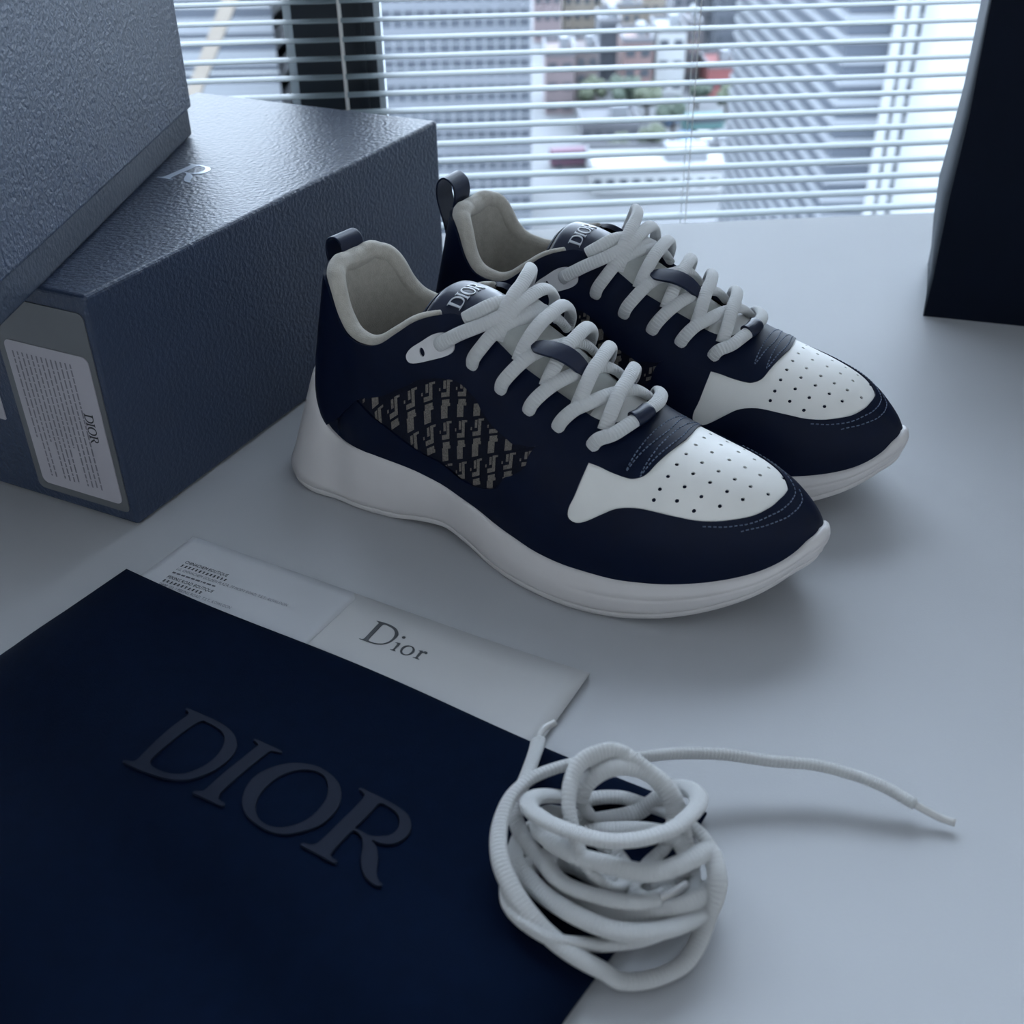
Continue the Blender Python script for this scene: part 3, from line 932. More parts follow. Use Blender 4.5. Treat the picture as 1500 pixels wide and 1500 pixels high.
def N_(s,th,e=1e-3):
    s=np.clip(s,2*e,1-2*e); th=np.clip(th,2*e,PI-2*e)
    a=S_(s+e,th)-S_(s-e,th); b=S_(s,th+e)-S_(s,th-e)
    n=np.cross(a,b); n/=np.linalg.norm(n,axis=-1,keepdims=True)+1e-12
    return n

def ch(X, td):
    """chart point (mm, degrees) -> (s, theta)"""
    return x2s(X), np.radians(td)

def surf(X, td, off=0.0):
    s, t = x2s(np.asarray(X, float)), np.radians(np.asarray(td, float))
    return S_(s, t) + N_(s, t) * (np.asarray(off, float)[..., None] if np.ndim(off) else off) / 1000.0

def centre_y(x):
    s = x2s(np.clip(x, XH, XT))
    return (prof(LAT, s) + prof(MED, s)) / 2

def theta_for_y(X, y):
    s = x2s(X)
    l, m = prof(LAT, s), prof(MED, s)
    c, w_ = (l + m) / 2, (m - l) / 2
    q = (c - y) / w_
    return np.degrees(np.arccos(np.sign(q) * np.abs(np.clip(q, -1, 1)) ** (1 / prof(PEX, s))))

def mir(L):
    return [(x, 180 - t) for x, t in L]

CS, CT = 300.0, 0.75          # scale of the flat chart used for triangulation

class Shoe:
    def __init__(self, root, other):
        self.root, self.other = root, other
    def T(self, P):
        """the partner shoe is the mirror image about its centre line"""
        P = np.array(P, float)
        if not self.other:
            return P
        x = P[..., 0] * 1000
        c = centre_y(x)
        P[..., 1] = ((4 + (x - 21) / 297 * 8.0) - (P[..., 1] * 1000 - c)) / 1000
        return P
    def flipF(self, F):
        return [tuple(f)[::-1] for f in F] if self.other else F
    def make(self, name, V, F, m, parent=None, smooth=True, uv=None):
        V = self.T(np.array([np.asarray(v, float) for v in V]))
        return obj(name, V, self.flipF(F), M[m], parent or self.root, smooth, uv)
    def panel(self, name, loops, m, off=1.0, thick=2.0, parent=None, ds=0.011, dt=4.0, rimdrop=None):
        """raised patch of the last: loops in chart units (X mm, theta deg); first the outline, then holes"""
        LL = []
        for L in loops:
            L = np.asarray(L, float)
            LL.append(np.stack([x2s(L[:, 0]) * CS, L[:, 1] * CT], 1))
        o = LL[0]
        gx = np.arange(o[:, 0].min() + ds * CS * .5, o[:, 0].max(), ds * CS)
        gy = np.arange(o[:, 1].min() + dt * CT * .5, o[:, 1].max(), dt * CT)
        G = np.array([(x, y) for x in gx for y in gy]) if len(gx) and len(gy) else np.zeros((0, 2))
        if len(G):
            k = np.zeros(len(G), bool)
            for L in LL: k ^= inside(L, G)
            G = G[k]
            allb = np.concatenate(LL)
            if len(G):
                d2 = ((G[:, None, :] - allb[None]) ** 2).sum(-1).min(1)
                G = G[d2 > (0.35 * min(ds * CS, dt * CT)) ** 2]
        vo, tri, be = cdt(LL, G)
        s = np.clip(vo[:, 0] / CS, 0, 1); t = np.clip(np.radians(vo[:, 1] / CT), 0, PI)
        P0 = S_(s, t); Nn = N_(s, t)
        of = off(s2x(s), np.degrees(t)) if callable(off) else np.full(len(s), off)
        top = P0 + Nn * of[:, None] / 1000
        low = P0 + Nn * (of - thick)[:, None] / 1000
        n = len(top)
        # a soft rounded shoulder along the rim
        F = [tuple(x) for x in tri]
        V = list(top)
        idx = {}
        for a, b in be:
            for v in (a, b):
                if v not in idx:
                    idx[v] = len(V); V.append(low[v]); V.append(top[v])
        F += [(idx[b] + 1, idx[a] + 1, idx[a], idx[b]) for a, b in be]
        # outward orientation
        f0 = [x for x in tri[:40]]
        sg = 0
        for x in f0:
            sg += np.dot(np.cross(top[x[1]] - top[x[0]], top[x[2]] - top[x[0]]), Nn[x[0]])
        if sg < 0:
            F = [f[::-1] for f in F]
        ob = self.make(name, V, F, m, parent)
        return ob
    def strand(self, pts, flip, n=10):
        P = catmull([(x, (180 - t) if flip else t, o) for x, t, o in pts], n)
        C = surf(P[:, 0], P[:, 1], P[:, 2])
        up = N_(x2s(P[:, 0]), np.radians(P[:, 1]))
        R, _ = resample(np.hstack([C, up]), 0.0011)
        C = self.T(R[:, :3])
        up = self.T(R[:, :3] + R[:, 3:] * .001) - C
        up /= np.linalg.norm(up, axis=1, keepdims=True) + 1e-12
        return tube_vf(C, 0.0037, 0.0025, up, 14)

OPEN = [(30.5, 90), (31.2, 77), (34.5, 59), (40, 49.5), (47, 41.5), (54, 36), (64, 32.8), (77, 32.8), (88, 35.6), (98, 42), (108, 50), (120, 58.5), (131, 65.5), (150, 69.5), (166, 69.5), (180, 71), (196, 72.5), (211, 73), (220, 78), (223, 90)]
FAB = [(75, 18), (82.6, 19.8), (91, 22.1), (99, 25.7), (107, 29.8), (112, 32.9), (118, 35.6), (127.6, 39.7), (135.7, 42.9), (142, 44.2), (149.5, 44.2), (154.5, 42.4), (162.5, 41.1), (171, 41.3), (176, 41.3), (181, 43.3), (186.5, 45)]
FABLOW = [(186.7, 43.0), (184.9, 36.5), (178.4, 31.1), (173.7, 28.4), (170.9, 24.8), (165.3, 21.2), (156, 18), (144, 15.3), (129.4, 13.5), (115.3, 12.2), (104, 12.6), (95, 13.5), (84, 14.9), (78, 16.2)]
FIN = [(217, 54.5), (216.4, 47.5), (214.9, 37), (213.2, 31), (214.1, 27.3), (218.5, 26.2), (223.7, 28), (230.6, 32.5), (236.5, 36.5), (243.1, 38.8), (250.2, 39.7), (262.3, 39.5), (273.5, 39.2), (283.6, 42.5), (292.6, 51), (297.3, 65), (298.8, 80), (299, 90)]
FIN_FAR = [(297.8, 96), (293.5, 105), (288, 112), (277, 119), (263, 122), (250, 125), (241, 129), (232, 137), (223, 148), (217, 152), (213.5, 149), (213.8, 144), (216, 130), (217, 124)]
EYE_FRONT = [(249.4, 90), (248.5, 81.7), (246, 67.2), (244, 58.3), (240, 54), (235.7, 52.8), (228, 52.6), (220.2, 52.8), (207, 51), (192.3, 48.3)]
THROAT = [(128.5, 64.5), (137.6, 67), (150, 69.5), (166, 69.5), (180, 71), (196, 72.5), (211, 73), (220, 78), (223, 90)]
EYELETS = [(145, 55.5), (163.6, 56.8), (181, 58.6), (197.7, 61), (216.5, 62.7)]
RIM = [(21, 69), (26, 68), (32, 63), (37, 53), (42, 45.5), (49, 40), (60, 37.2), (79, 37.8), (93, 37), (106, 36), (124, 33), (139, 31), (155, 29.3), (167, 27.3), (183, 24.8), (198, 22.6), (219, 22), (239, 22), (253, 22.6), (272, 24), (288, 26.5), (299, 29.5), (306, 33), (311, 37), (315, 42), (318, 45)]
FLARE = [(21, 24), (26, 22.5), (34, 19.5), (42, 15), (52, 11.5), (70, 7.8), (92, 5.5), (116, 4), (132, 3), (151, 3.5), (168, 5), (190, 7), (221, 7), (254, 6), (276, 5.5), (297, 4.5), (308, 3.2), (318, 2.2)]
ZB = [(21, 7), (28, 3.5), (38, .8), (50, 0), (92, 0), (112, 3), (130, 4.2), (150, 2), (166, 0), (224, 0), (250, 1.6), (272, 5.5), (292, 12), (304, 18), (312, 24), (318, 29)]

def outline(n=90):
    s = np.concatenate([np.linspace(0, 1, n), np.linspace(1, 0, n)[1:-1]])
    side = np.array([0] * n + [1] * (n - 2))
    x = s2x(s)
    y = np.where(side == 0, prof(LAT, s), prof(MED, s))
    P = np.stack([x, y], 1)
    t = np.roll(P, -1, 0) - np.roll(P, 1, 0)
    nn = np.stack([t[:, 1], -t[:, 0]], 1)
    # centre of the loop lies inside
    nn /= np.linalg.norm(nn, axis=1, keepdims=True)
    if ((P - P.mean(0)) * nn).sum() < 0:
        nn = -nn
    return s, side, P, nn

def ring_mesh(rings, cap0=False, cap1=False):
    n = len(rings[0])
    V = [p for R in rings for p in R]
    F = []
    for k in range(len(rings) - 1):
        for i in range(n):
            j = (i + 1) % n
            F.append((k * n + i, k * n + j, (k + 1) * n + j, (k + 1) * n + i))
    if cap0: F.append(tuple(range(n))[::-1])
    if cap1: F.append(tuple((len(rings) - 1) * n + i for i in range(n)))
    return V, F

def build_shoe(loc, yaw, other, label):
    root = tag(empty('sneaker', loc, yaw), label, 'shoe', 'pair of navy and white sneakers')
    sh = Shoe(root, other)
    # ---- sole
    s, side, P, nn = outline()
    rim, fl, zb = prof(RIM, s), prof(FLARE, s), prof(ZB, s)
    def ring(off, z):
        Q = P + nn * np.broadcast_to(off, s.shape)[:, None]
        return np.stack([Q[:, 0], Q[:, 1], np.broadcast_to(z, s.shape)], 1) / 1000
    zo = zb + 4.2
    cy_ = (prof(LAT, s) + prof(MED, s)) / 2
    def ring_in(k, z, kx=.9):
        return np.stack([165 + (P[:, 0] - 165) * kx, cy_ + (P[:, 1] - cy_) * k, np.broadcast_to(z, s.shape)], 1) / 1000
    V, F = ring_mesh([ring_in(.6, zb), ring(fl - 2.4, zb), ring(fl - .8, zb + .9), ring(fl - .2, zo - .6), ring(fl - .7, zo), ring_in(.8, zo)], True, True)
    sh.make('outsole', V, F, 'sole')
    lerp = lambda a, b, t: a + (b - a) * t
    rs = [ring_in(.8, zo + .05), ring(fl - .8, zo + .05), ring(fl + .1, zo + .7)]
    for t in (.12, .25, .4, .5, .53, .56, .7, .82, .92):
        # heel flares low, then sweeps in towards the upper
        heel = np.clip((75 - P[:, 0]) / 60, 0, 1)
        cur = lerp(fl, 2.4, np.clip(t, 0, 1) ** lerp(1.5, .8, heel))
        bul = 1.4 * np.sin(PI * t) * (1 - heel)
        if t == .53:
            bul = bul - .55 * np.clip((P[:, 0] - 215) / 30, 0, 1)
        rs.append(ring(cur + bul, lerp(zo, rim, t)))
    rs += [ring(2.2, rim - .6), ring(1.4, rim), ring(.2, rim - .3), ring_in(.86, rim - 3, .97)]
    V, F = ring_mesh(rs, True, False)
    sh.make('midsole', V, F, 'sole')
    # ---- upper shell with the throat and collar opening
    half = catmull(OPEN, 5)
    hole = np.concatenate([half, np.array(mir(half))[::-1][1:-1]])
    nq = 60
    xs = s2x(np.linspace(0, 1, nq))
    outer = np.concatenate([np.stack([xs, np.zeros(nq)], 1), np.stack([np.full(13, XT), np.linspace(0, 180, 15)[1:-1]], 1), np.stack([xs[::-1], np.full(nq, 180.0)], 1), np.stack([np.full(13, XH), np.linspace(180, 0, 15)[1:-1]], 1)])
    sh.panel('upper_shell', [outer, hole], 'navy', 0.0, 1.6)
    # ---- white toe box with punched holes, under the overlays
    tb = [(206, 60), (205, 40), (206, 28), (212, 22.5), (222, 23), (240, 32), (262, 34.5), (282, 37), (295, 47), (301, 64), (303, 90)]
    tbm = catmull(np.array(tb), 5)
    outl = np.concatenate([tbm, np.array(mir(tbm))[::-1][1:]])
    dots = []
    for X0, tt in ((254.5, (46, 53, 62, 71.5, 81.2, 90)), (262.8, (49, 59, 69.5, 79.8, 90)), (271.3, (45, 55.5, 67.2, 78, 90)), (279, (52, 64.5, 76.7, 90)), (286.3, (62.3, 76.2, 90)), (294, (77,))):
        for k, t in enumerate(tt):
            bend = 0.0 if X0 > 275 else -0.012 * (90 - t) ** 1.62 * (.55 if X0 > 258 else 1.0) * .5
            for tq in ({t, 180 - t}):
                dots.append((X0 + bend, tq))
    holes = []
    for X0, t0 in dots:
        a = np.linspace(0, 2 * PI, 9)[:-1]
        e = .5
        dX = np.linalg.norm(surf(X0 + e, t0) - surf(X0 - e, t0)) * 1000 / (2 * e)
        dT = np.linalg.norm(surf(X0, min(t0 + e, 179)) - surf(X0, t0 - e)) * 1000 / (2 * e)
        holes.append(np.stack([X0 + 1.0 * np.cos(a) / dX, t0 + 1.0 * np.sin(a) / dT], 1))
    sh.panel('toe_box', [outl] + holes, 'white_leather', 0.9, 0.9, ds=.01, dt=3.5)
    # ---- woven fabric windows and their motif
    fab = catmull([(72, 17.2)] + [(x, t + 2.5) for x, t in FAB[1:]] + [(190, 46), (189, 40), (186, 34), (181, 29), (176, 24), (170, 20), (157, 15), (144, 12.3), (129, 10.5), (115, 9.2), (104, 9.6), (92, 11), (80, 14)], 3, True)
    vis = np.array(FAB + FABLOW)
    for sd in (0, 1):
        L = fab if sd == 0 else np.array(mir(fab))[::-1]
        fo = sh.panel('fabric_panel', [L], 'fabric', 0.35, 0.6, ds=.014, dt=4)
        b = MB()
        v1 = np.array([10.6, 5.6]); v2 = np.array([1.4, -12.6])
        rects = [(.58, .80, .0, .42), (.20, .80, .33, .45), (.34, .52, .02, .24), (.58, .98, .0, .06), (.26, .80, .52, .70), (.18, .66, .66, 1.0), (.70, .86, .62, .70), (.04, .14, .2, .28)]
        base_ = np.array([70.0, 22.0])
        for i in range(-2, 14):
            for j in range(-9, 9):
                for (a0, a1, b0, b1) in rects:
                    q = [base_ + v1 * (i + a * .82) + v2 * (j * 1.0 + bb * .92) for a, bb in ((a0, b0), (a1, b0), (a1, b1), (a0, b1))]
                    if not inside(fab, np.array(q)).all():
                        continue
                    q = np.array(q)
                    if sd: q = np.array(mir(q))[::-1]
                    Vt = surf(q[:, 0], q[:, 1], 0.62)
                    b.add(Vt, [(0, 1, 2, 3)])
        if b.V:
            mo = sh.make('woven_motif', b.V, b.F, 'motif', fo, smooth=False)
            mo['label'] = 'beige woven lettering motif'
            mo['kind'] = 'stuff'
    # ---- overlays
    low = [(58, 20)] + FABLOW[::-1] + [(192.3, 49.5), (207, 53), (214, 54)]
    near_low = catmull(low, 4)[:-1]
    fin = catmull(FIN + FIN_FAR, 5)
    loop_in = np.concatenate([near_low, fin, np.array(mir(near_low))[::-1]])
    if other:
        loop_in = np.array(mir(loop_in))[::-1]
    nb_ = 50
    sA, sB = x2s(50), 1.0
    bx_ = s2x(np.linspace(sA, sB, nb_))
    bot = np.concatenate([np.stack([bx_[::-1], np.full(nb_, 180.0)], 1), np.stack([np.full(11, XT), np.linspace(180, 0, 13)[1:-1]], 1), np.stack([bx_, np.zeros(nb_)], 1)[::-1]])
    # outline: inner edge (camera side to far side), back along the far bottom, round the toe, along the near bottom
    far_bot = np.stack([bx_, np.full(nb_, 180.0)], 1)
    tip = np.stack([np.full(11, XT), np.linspace(180, 0, 13)[1:-1]], 1)
    near_bot = np.stack([bx_[::-1], np.zeros(nb_)], 1)
    sh.panel('mudguard', [np.concatenate([loop_in, far_bot, tip, near_bot])], 'navy', lambda X, t_: .2 + 1.5 * np.clip((X - 52) / 25, 0, 1), 1.8, ds=.010, dt=3.5)
    eh = np.concatenate([catmull(EYE_FRONT + FAB[::-1] + [(62, 12), (48, 6), (36, 2), (26, 1), (21.2, 1)], 4), np.array([(XH, 40.0), (XH, 65.0), (XH, 90.0)])])
    el = np.concatenate([eh, np.array(mir(eh))[::-1][1:-1]])
    hole2 = np.array([(x + (.0 if x < 200 else .0), t_) for x, t_ in hole])
    sh.panel('eyestay', [el, hole2], 'navy', lambda X, t_: 1.9 * np.clip((X - 21) / 12, .25, 1), 1.9, ds=.010, dt=3.5)
    # ---- stitching
    b = MB()
    def stitch(path, off, w_=.00035):
        Pn = catmull(path, 8)
        C = surf(Pn[:, 0], Pn[:, 1], off)
        up = N_(x2s(Pn[:, 0]), np.radians(Pn[:, 1]))
        R, L = resample(np.hstack([C, up]), .0005)
        k = 0
        while k + 3 < len(R):
            seg = R[k:k + 4]
            V, F, _ = tube_vf(seg[:, :3], w_, w_ * .7, seg[:, 3:], 5)
            b.add(V, F)
            k += 5
    for dx in (2.2, 9.0):
        L = [(x - dx, t) for x, t in EYE_FRONT[:4]]
        stitch(L + mir(L)[::-1][1:], 2.05)
    st1 = [(275, 36), (285, 38.5), (294, 46), (300, 62), (302, 76), (302.3, 87), (301, 97), (297, 106), (291, 113.5), (280, 121), (265, 125)]
    st2 = [(290, 36), (298, 45), (303.5, 60), (305.5, 75), (305.8, 87), (304.5, 98), (300, 108)]
    for q in (st1, st2):
        stitch(mir(q) if other else q, 1.85)
    sh.make('stitching', b.V, b.F, 'thread')['kind'] = 'stuff'
    # ---- collar padding, lining, insole
    ci = [p for p in OPEN if p[0] <= 121]
    cl = np.array(ci[::-1] + mir(ci)[1:])
    cp = catmull(cl, 8)
    rk = np.interp(np.linspace(0, 1, len(cp)), [0, .06, .2, .5, .8, .94, 1], [.42, .55, .82, 1.1, .82, .55, .42])
    C = surf(cp[:, 0], cp[:, 1], -rk * 5.0)
    R, L = resample(np.hstack([C, rk[:, None]]), .002)
    rad = R[:, 3]
    R = R[:, :3]
    cen = R.mean(0)
    V, F, UV = tube_vf(R + np.array([0, 0, .0006]), .0052, .0052, None, 14, rad)
    sh.make('collar_padding', V, F, 'lining', uv=UV)
    inward = cen[None, :2] - R[:, :2]
    inward /= np.linalg.norm(inward, axis=1, keepdims=True)
    rows = []
    zfloor = .047
    for k in range(9):
        t = k / 8
        off_ = .0042 * (1 - t) + .001 * t - .004 * math.sin(PI * t) * .4
        rows.append(np.hstack([R[:, :2] + inward * off_, (R[:, 2] * (1 - t) + zfloor * t)[:, None]]))
    nR = len(R)
    V = [p for r0 in rows for p in r0]
    F = []
    for k in range(8):
        for i in range(nR - 1):
            F.append((k * nR + i, k * nR + i + 1, (k + 1) * nR + i + 1, (k + 1) * nR + i))
    sh.make('lining', V, F, 'lining')
    last = rows[-1]
    cc = last.mean(0)
    V = [cc] + list(last)
    F = [(0, i, i + 1) for i in range(1, nR)] + [(0, nR, 1)]
    sh.make('insole', V, F, 'insole')
    # ---- tongue
    TZ = [(105.5, 124.5), (108, 127), (112, 129), (120, 128.5), (135, 125), (150, 119.5), (170, 110), (200, 94.5), (226, 83)]
    TW = [(105.5, 19), (107, 26), (110, 27), (116, 27.5), (130, 26.5), (150, 25.5), (170, 24), (200, 20), (226, 15)]
    TD = [(105.5, 9), (110, 14), (130, 16), (150, 13), (200, 6), (226, 3)]
    cv = lambda tab, X: pchip(np.array(tab)[:, 0], np.array(tab)[:, 1], X)
    def tong(X, v, h=0.0):
        X = np.asarray(X, float); v = np.asarray(v, float)
        y = centre_y(X) + v * cv(TW, X)
        z = cv(TZ, X) - cv(TD, X) * np.abs(v) ** 2.2
        return np.stack([X + .35 * h, y + h * .5 * v, z + .9 * h], -1) / 1000
    def tgrid(name, Xs, vlim, h, thick, m, par):
        nv_ = 25
        V = []
        for hh in (h, h - thick):
            for X in Xs:
                vl = vlim(X)
                for v in np.linspace(-vl, vl, nv_):
                    V.append(tong(X, v, hh))
        nX = len(Xs); F = []; q_ = nX * nv_
        for i in range(nX - 1):
            for j in range(nv_ - 1):
                a_ = i * nv_ + j
                F.append((a_, a_ + nv_, a_ + nv_ + 1, a_ + 1))
                F.append((q_ + a_, q_ + a_ + 1, q_ + a_ + nv_ + 1, q_ + a_ + nv_))
        rg = [j for j in range(nv_)] + [i * nv_ + nv_ - 1 for i in range(1, nX)] + [(nX - 1) * nv_ + j for j in range(nv_ - 2, -1, -1)] + [i * nv_ for i in range(nX - 2, 0, -1)]
        for k in range(len(rg)):
            k2 = (k + 1) % len(rg)
            F.append((rg[k], rg[k2], q_ + rg[k2], q_ + rg[k]))
        return sh.make(name, V, F, m, par)
    tg = tgrid('tongue', np.linspace(105.5, 226, 50), lambda X: 1.0, 0.0, 4.0, 'tongue', None)
    tlab = tgrid('tongue_label', np.linspace(110, 136.5, 24), lambda X: .93 - .10 * np.clip((112.5 - X) / 2.5, 0, 1) ** 2, 1.0, 1.2, 'navy_smooth', tg)
    tgrid('tongue_binding', np.linspace(105.2, 108.8, 6), lambda X: 1.0, .8, 3.0, 'navy', tg)
    capm = 6.9
    w_tot = 3.705 * capm * .86
    sgn = -1 if other else 1
    shift = -5.0
    def ftg(gx, gy, h):
        X = 125.5 - gy * capm
        y = sgn * (gx * capm * .86 - w_tot / 2 + shift)
        return tong(X, y / float(cv(TW, X)), 1.0 + h * 1000)
    for c_ in 'DIOR':
        loops = [catmull(L, 4, True) for L in GLY[c_]]
        vo, tri, be = cdt(loops)
        n_ = len(vo)
        V = [ftg(p[0], p[1], .0005) for p in vo] + [ftg(p[0], p[1], -.0001) for p in vo]
        F = [tuple(t) for t in tri] + [(b_, a_, a_ + n_, b_ + n_) for a_, b_ in be]
        if other: F = [f[::-1] for f in F]
        sh.make('letter', V, F, 'silver', tlab, smooth=False)
    # lace keeper strap half way down the tongue
    kp = [(167.5, 79), (169, 76.5), (173, 76), (182, 78.5), (192, 82), (196, 84.5), (195.5, 88), (191, 88), (181, 85.5), (171, 82.5)]
    if other: kp = mir(kp)[::-1]
    keep = sh.panel('lace_keeper', [catmull(kp, 4, True)], 'navy_smooth', lambda X, t: 7.5 + 5.5 * np.sin(PI * np.clip((X - 168) / 26, 0, 1)), 1.6, ds=.006, dt=3)
    # ---- eyelet plates
    pt = [(105.5, 37.9), (107.5, 41), (113.5, 45.8), (119.6, 51), (124.9, 54.3), (130.3, 55.3), (132.3, 52), (127.5, 47), (116.1, 40.3), (108.4, 37)]
    for sd in (0, 1):
        L = catmull(pt, 4, True)
        hs = []
        for (X0, t0) in ((114.6, 42.8), (124.6, 49.8)):
            a = np.linspace(0, 2 * PI, 13)[:-1]
            hs.append(np.stack([X0 + 1.7 * np.cos(a), t0 + 1.35 * np.sin(a)], 1))
        if sd:
            L = np.array(mir(L))[::-1]; hs = [np.array(mir(h_)) for h_ in hs]
        sh.panel('eyelet_plate', [L] + hs, 'plate', 3.0, 1.2, ds=.006, dt=3)
    # eyelets: punched rims under the laces
    b = MB()
    for X0, t0 in EYELETS:
        for sd in (0, 1):
            t1 = 180 - t0 if sd else t0
            a = np.linspace(0, 2 * PI, 13)[:-1]
            e = .5
            dX = np.linalg.norm(surf(X0 + e, t1) - surf(X0 - e, t1)) * 1000 / (2 * e)
            dT = np.linalg.norm(surf(X0, t1 + e) - surf(X0, t1 - e)) * 1000 / (2 * e)
            r1 = surf(X0 - .5 + 3.2 * np.cos(a) / dX, t1 + 3.2 * np.sin(a) / dT, 2.05)
            r2 = surf(X0 - .5 + 2.4 * np.cos(a) / dX, t1 + 2.4 * np.sin(a) / dT, 2.1)
            V = list(r1) + list(r2)
            F = [(i, (i + 1) % 12, 12 + (i + 1) % 12, 12 + i) for i in range(12)] + [tuple(range(12, 24))]
            b.add(V, F)
    sh.make('eyelets', b.V, b.F, 'insole')
    # ---- shoelace
    bV = []; bF = []; bU = []
    def add(pts, flip=False):
        V, F, UV = sh.strand(pts, flip != other)
        n_ = len(bV)
        bV.extend(V); bF.extend([tuple(i + n_ for i in f) for f in F]); bU.extend(UV)
    for k in range(4):
        X0, t0 = EYELETS[k]
        add([(X0 - 1.5, t0 - 3, .5), (X0, t0 + 1, 4.0), (X0 + 3, t0 + 8, 5.2), (X0 + 7, 76, 5.2), (X0 + 12, 87, 5.6), (X0 + 17, 96, 5.2), (X0 + 22, 106, 1.5)])
    for Xs, Xe, tf, up_ in ((150, 152, 56, 2.0), (160, 166, 57, 1.5), (174, 183, 59, 1.0), (187, 201, 61, .8), (203, 217, 62, .6)):
        add([(Xs - 3.5, tf - 3, .5), (Xs - 2, tf, 4.5), (Xs, tf + 8, 7.5 + up_), (Xs + (Xe - Xs) * .25, 79, 9.6 + up_), (Xs + (Xe - Xs) * .6, 91, 9.8), (Xs + (Xe - Xs) * .88, 102, 6.4), (Xe, 110, 2)], True)
    X0, t0 = EYELETS[4]
    add([(X0 - 1.5, t0 - 3, .5), (X0 + .5, t0 + 1, 4.2), (X0 + 6, 70, 5.2), (X0 + 10, 82, 5.6), (X0 + 10.5, 90, 5.8), (X0 + 10, 98, 5.8), (X0 + 6, 108, 6), (X0 + 1, 180 - t0 - 2, 5.2), (X0 - 1, 183 - t0, .5)])
    # top of the throat: plate strands and the loop behind
    add([(123, 48.6, 1.0), (125, 50.5, 4.6), (132, 57, 5.0), (144, 70, 6.0), (151, 82, 6.4), (156, 93, 5.6), (161, 105, 2.0)])
    add([(128, 48.6, 1.0), (130, 53, 6), (133, 63, 12), (136, 72, 14), (142, 83, 13), (147, 93, 10), (150, 103, 6), (152, 110, 2)], True)
    add([(134, 66, 2.6), (139, 73, 5.2), (144, 82, 6.4), (150, 91, 6.0), (155, 99, 3), (158, 106, 0)])
    obj('shoelace', bV, bF, M['lace'], root, True, bU)
    # navy ring round the lowest strand
    pr = [(X0 + 9.0, 81, 5.6), (X0 + 10.3, 85, 5.8), (X0 + 10.5, 90, 5.9)]
    P_ = catmull([(x, (180 - t) if other else t, o_) for x, t, o_ in pr], 8)
    C = sh.T(surf(P_[:, 0], P_[:, 1], P_[:, 2]))
    upv = N_(x2s(P_[:, 0]), np.radians(P_[:, 1]))
    upv = sh.T(surf(P_[:, 0], P_[:, 1], P_[:, 2]) + upv * .001) - C
    upv /= np.linalg.norm(upv, axis=1, keepdims=True)
    V, F, UV = tube_vf(C, .0045, .0033, upv, 16)
    obj('lace_ring', V, F, M['navy_smooth'], root)
    # ---- pull tab: a folded strap at the heel
    wdt = 8.5
    pth = [(34, 108), (33.0, 118), (31.5, 127), (30.5, 134), (32, 140), (37, 142.5), (41.5, 140), (42.5, 134), (40, 128), (38, 120), (38.5, 112)] if not other else \
          [(34, 108), (32.5, 118), (29.5, 128), (27, 137), (28, 145), (33, 149), (39, 146), (40.5, 139), (38.5, 130), (37, 121), (38.5, 112)]
    pp = catmull(pth, 6)
    tt = np.gradient(pp, axis=0); tt /= np.linalg.norm(tt, axis=1, keepdims=True)
    nr = np.stack([tt[:, 1], -tt[:, 0]], 1)
    V = []; F = []
    yc = 4.0
    for i in range(len(pp)):
        for dy, dn in ((-wdt, -.6), (wdt, -.6), (wdt, .6), (-wdt, .6)):
            V.append((( pp[i, 0] + nr[i, 0] * dn) / 1000, (yc + dy) / 1000, (pp[i, 1] + nr[i, 1] * dn) / 1000))
    for i in range(len(pp) - 1):
        for j in range(4):
            j2 = (j + 1) % 4
            F.append((4 * i + j, 4 * i + j2, 4 * i + 4 + j2, 4 * i + 4 + j))
    F += [(3, 2, 1, 0), tuple(4 * (len(pp) - 1) + j for j in range(4))]
    o = sh.make('pull_tab', V, F, 'navy_smooth', smooth=False)
    bevel(o, .0004, 2)
    return root

build_shoe((-0.12180, 0.61293, 0.0), math.radians(-36), False, 'navy and white low sneaker nearest the camera, its whole side in view')
build_shoe((-0.06309, 0.68967, 0.0), -0.52797, True, 'navy and white low sneaker standing behind the nearer one, by the window')

# ================================================================== spare shoelaces in a loose coil
LACE_A=[(173,3526,90),(112,3477,90),(86,3334,130),(52,3180,170),(17,3061,180),(-9,2962,160),(29,2838,150),(90,2739,150),(148,2654,150),(257,2561,150),(400,2495,170),(546,2495,190),(649,2541,190),(722,2636,170),(733,2730,170),(697,2811,190),(642,2873,200),(556,2989,140),(427,3081,100),(258,3067,120),(137,2977,240),(67,2906,310),(47,2843,330),(98,2765,350),(200,2688,370),(316,2649,370),(443,2655,370),(561,2700,370),(651,2798,350),(679,2870,330),(662,2950,290),(600,3005,240),(517,3011,140),(410,2982,80),(318,2966,100),(265,2943,200),(246,2935,290),(278,2953,350),(357,2975,390),(452,2973,390),(535,2929,370),(585,2872,330),(608,2832,260),(629,2772,180),(647,2696,120),(621,2567,110),(550,2480,110),(431,2420,120),(263,2412,100),(131,2412,80),(51,2452,60),(-15,2518,60),(-39,2583,80),(-29,2665,80),(42,2739,80),(177,2762,60),(299,2695,70),(434,2649,90),(558,2669,120),(623,2722,170),(588,2778,220),(492,2819,220),(373,2873,160),(246,2872,140),(146,2790,170),(111,2697,190),(161,2613,190),(269,2542,210),(398,2501,220),(520,2528,210),(610,2619,160)]
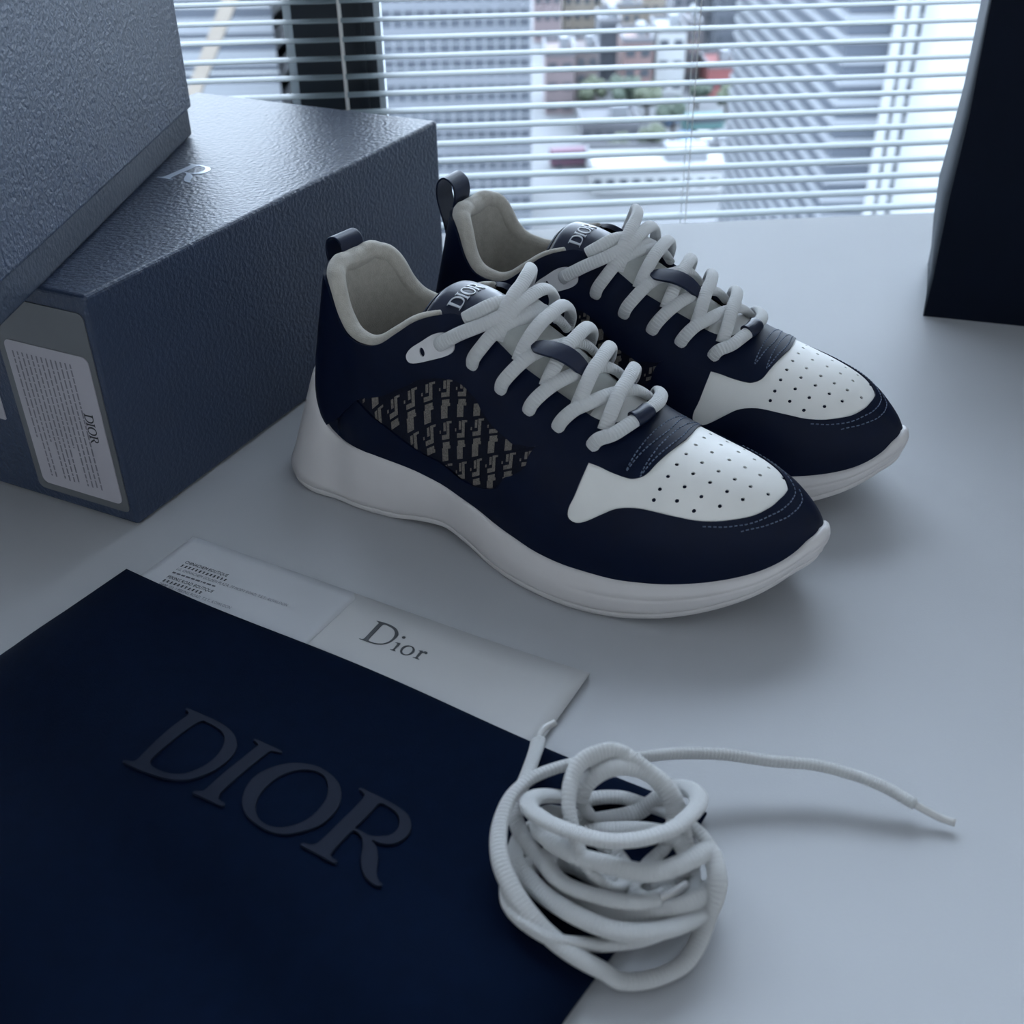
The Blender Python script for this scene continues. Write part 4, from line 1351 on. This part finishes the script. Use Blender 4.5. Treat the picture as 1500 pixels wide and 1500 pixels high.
LACE_B=[(1735,2984,22),(1591,3056,70),(1467,3123,110),(1339,3173,130),(1208,3211,140),(1042,3224,150),(849,3246,170),(649,3226,200),(475,3168,240),(372,3110,290),(267,3123,270),(166,3095,270),(58,3040,270),(-22,2955,260),(-65,2833,240),(-66,2706,230),(-35,2610,210),(16,2525,180),(88,2450,140),(159,2385,100),(244,2339,60),(359,2314,40),(461,2323,40),(562,2368,40),(624,2429,60),(664,2494,100),(699,2533,200),(710,2583,250),(691,2669,280),(630,2626,300),(535,2581,300),(439,2573,290),(317,2619,280),(201,2681,260),(121,2753,250),(81,2838,220),(121,2960,160),(221,2985,80),(342,2837,60),(408,2707,100),(349,2598,170),(274,2624,220),(224,2688,280),(199,2770,330),(192,2834,370),(205,2908,400),(246,2978,420),(320,3022,420),(385,3027,420),(453,2989,400),(527,2929,370),(579,2881,320),(585,2820,240),(551,2773,180),(486,2730,140),(412,2611,140),(486,2579,120),(636,2665,100),(670,2551,130),(586,2453,170),(462,2403,190),(333,2410,190),(221,2470,180),(136,2547,160),(71,2626,140),(26,2700,130),(-11,2787,130),(39,2939,90),(147,2983,60)]

def spare(name, pts, label, ends):
    P = catmull(np.array(pts, float) / 10000.0, 8)
    R, L = resample(P, 0.0013)
    # keep the cord above the cloth and the desk
    for i in range(len(R)):
        u_, v_ = to_uv((R[i, 0], R[i, 1], 0))
        g = dust_h(u_, v_) if (0 < u_ < dw and 0 < v_ < DLN) else 0.0
        R[i, 2] = max(R[i, 2], g + 0.0040)
    for _ in range(3):
        R[1:-1, 2] = (R[:-2, 2] + 2 * R[1:-1, 2] + R[2:, 2]) / 4
    T_ = np.gradient(R, axis=0); T_ /= np.linalg.norm(T_, axis=1, keepdims=True)
    rt = wroot(name, (R[len(R) // 2][0], R[len(R) // 2][1], 0.0))
    tag(rt, label, 'shoelace', 'spare white shoelaces')
    k = int(0.018 / 0.0013)
    # the flat cord twists as it coils
    ph = np.linspace(0, len(R) * 0.0013 * 14, len(R))
    B = np.cross(T_, [0, 0, 1.0]); B /= np.linalg.norm(B, axis=1, keepdims=True) + 1e-9
    U = np.cross(B, T_)
    tw = 0.7 * np.sin(ph) + .35
    up = U * np.cos(tw)[:, None] + B * np.sin(tw)[:, None]
    a0 = k if 'start' in ends else 0
    a1 = len(R) - k if 'end' in ends else len(R)
    V, F, UV = tube_vf(R[a0:a1], .0036, .0024, up[a0:a1], 14)
    obj('cord', V, F, M['lace'], rt, True, UV)
    if 'start' in ends:
        V, F, UV = tube_vf(R[:a0 + 2], .0016, .0016, up[:a0 + 2], 10)
        obj('aglet', V, F, M['aglet'], rt)
    if 'end' in ends:
        V, F, UV = tube_vf(R[a1 - 2:], .0016, .0016, up[a1 - 2:], 10)
        obj('aglet', V, F, M['aglet'], rt)
    return rt
spare('spare_shoelace', LACE_A, 'spare white shoelace coiled on the dust bag, its short tip over the envelope', ('start', 'end'))
spare('spare_shoelace', LACE_B, 'spare white shoelace of the coil with a long tail across the desk', ('start', 'end'))
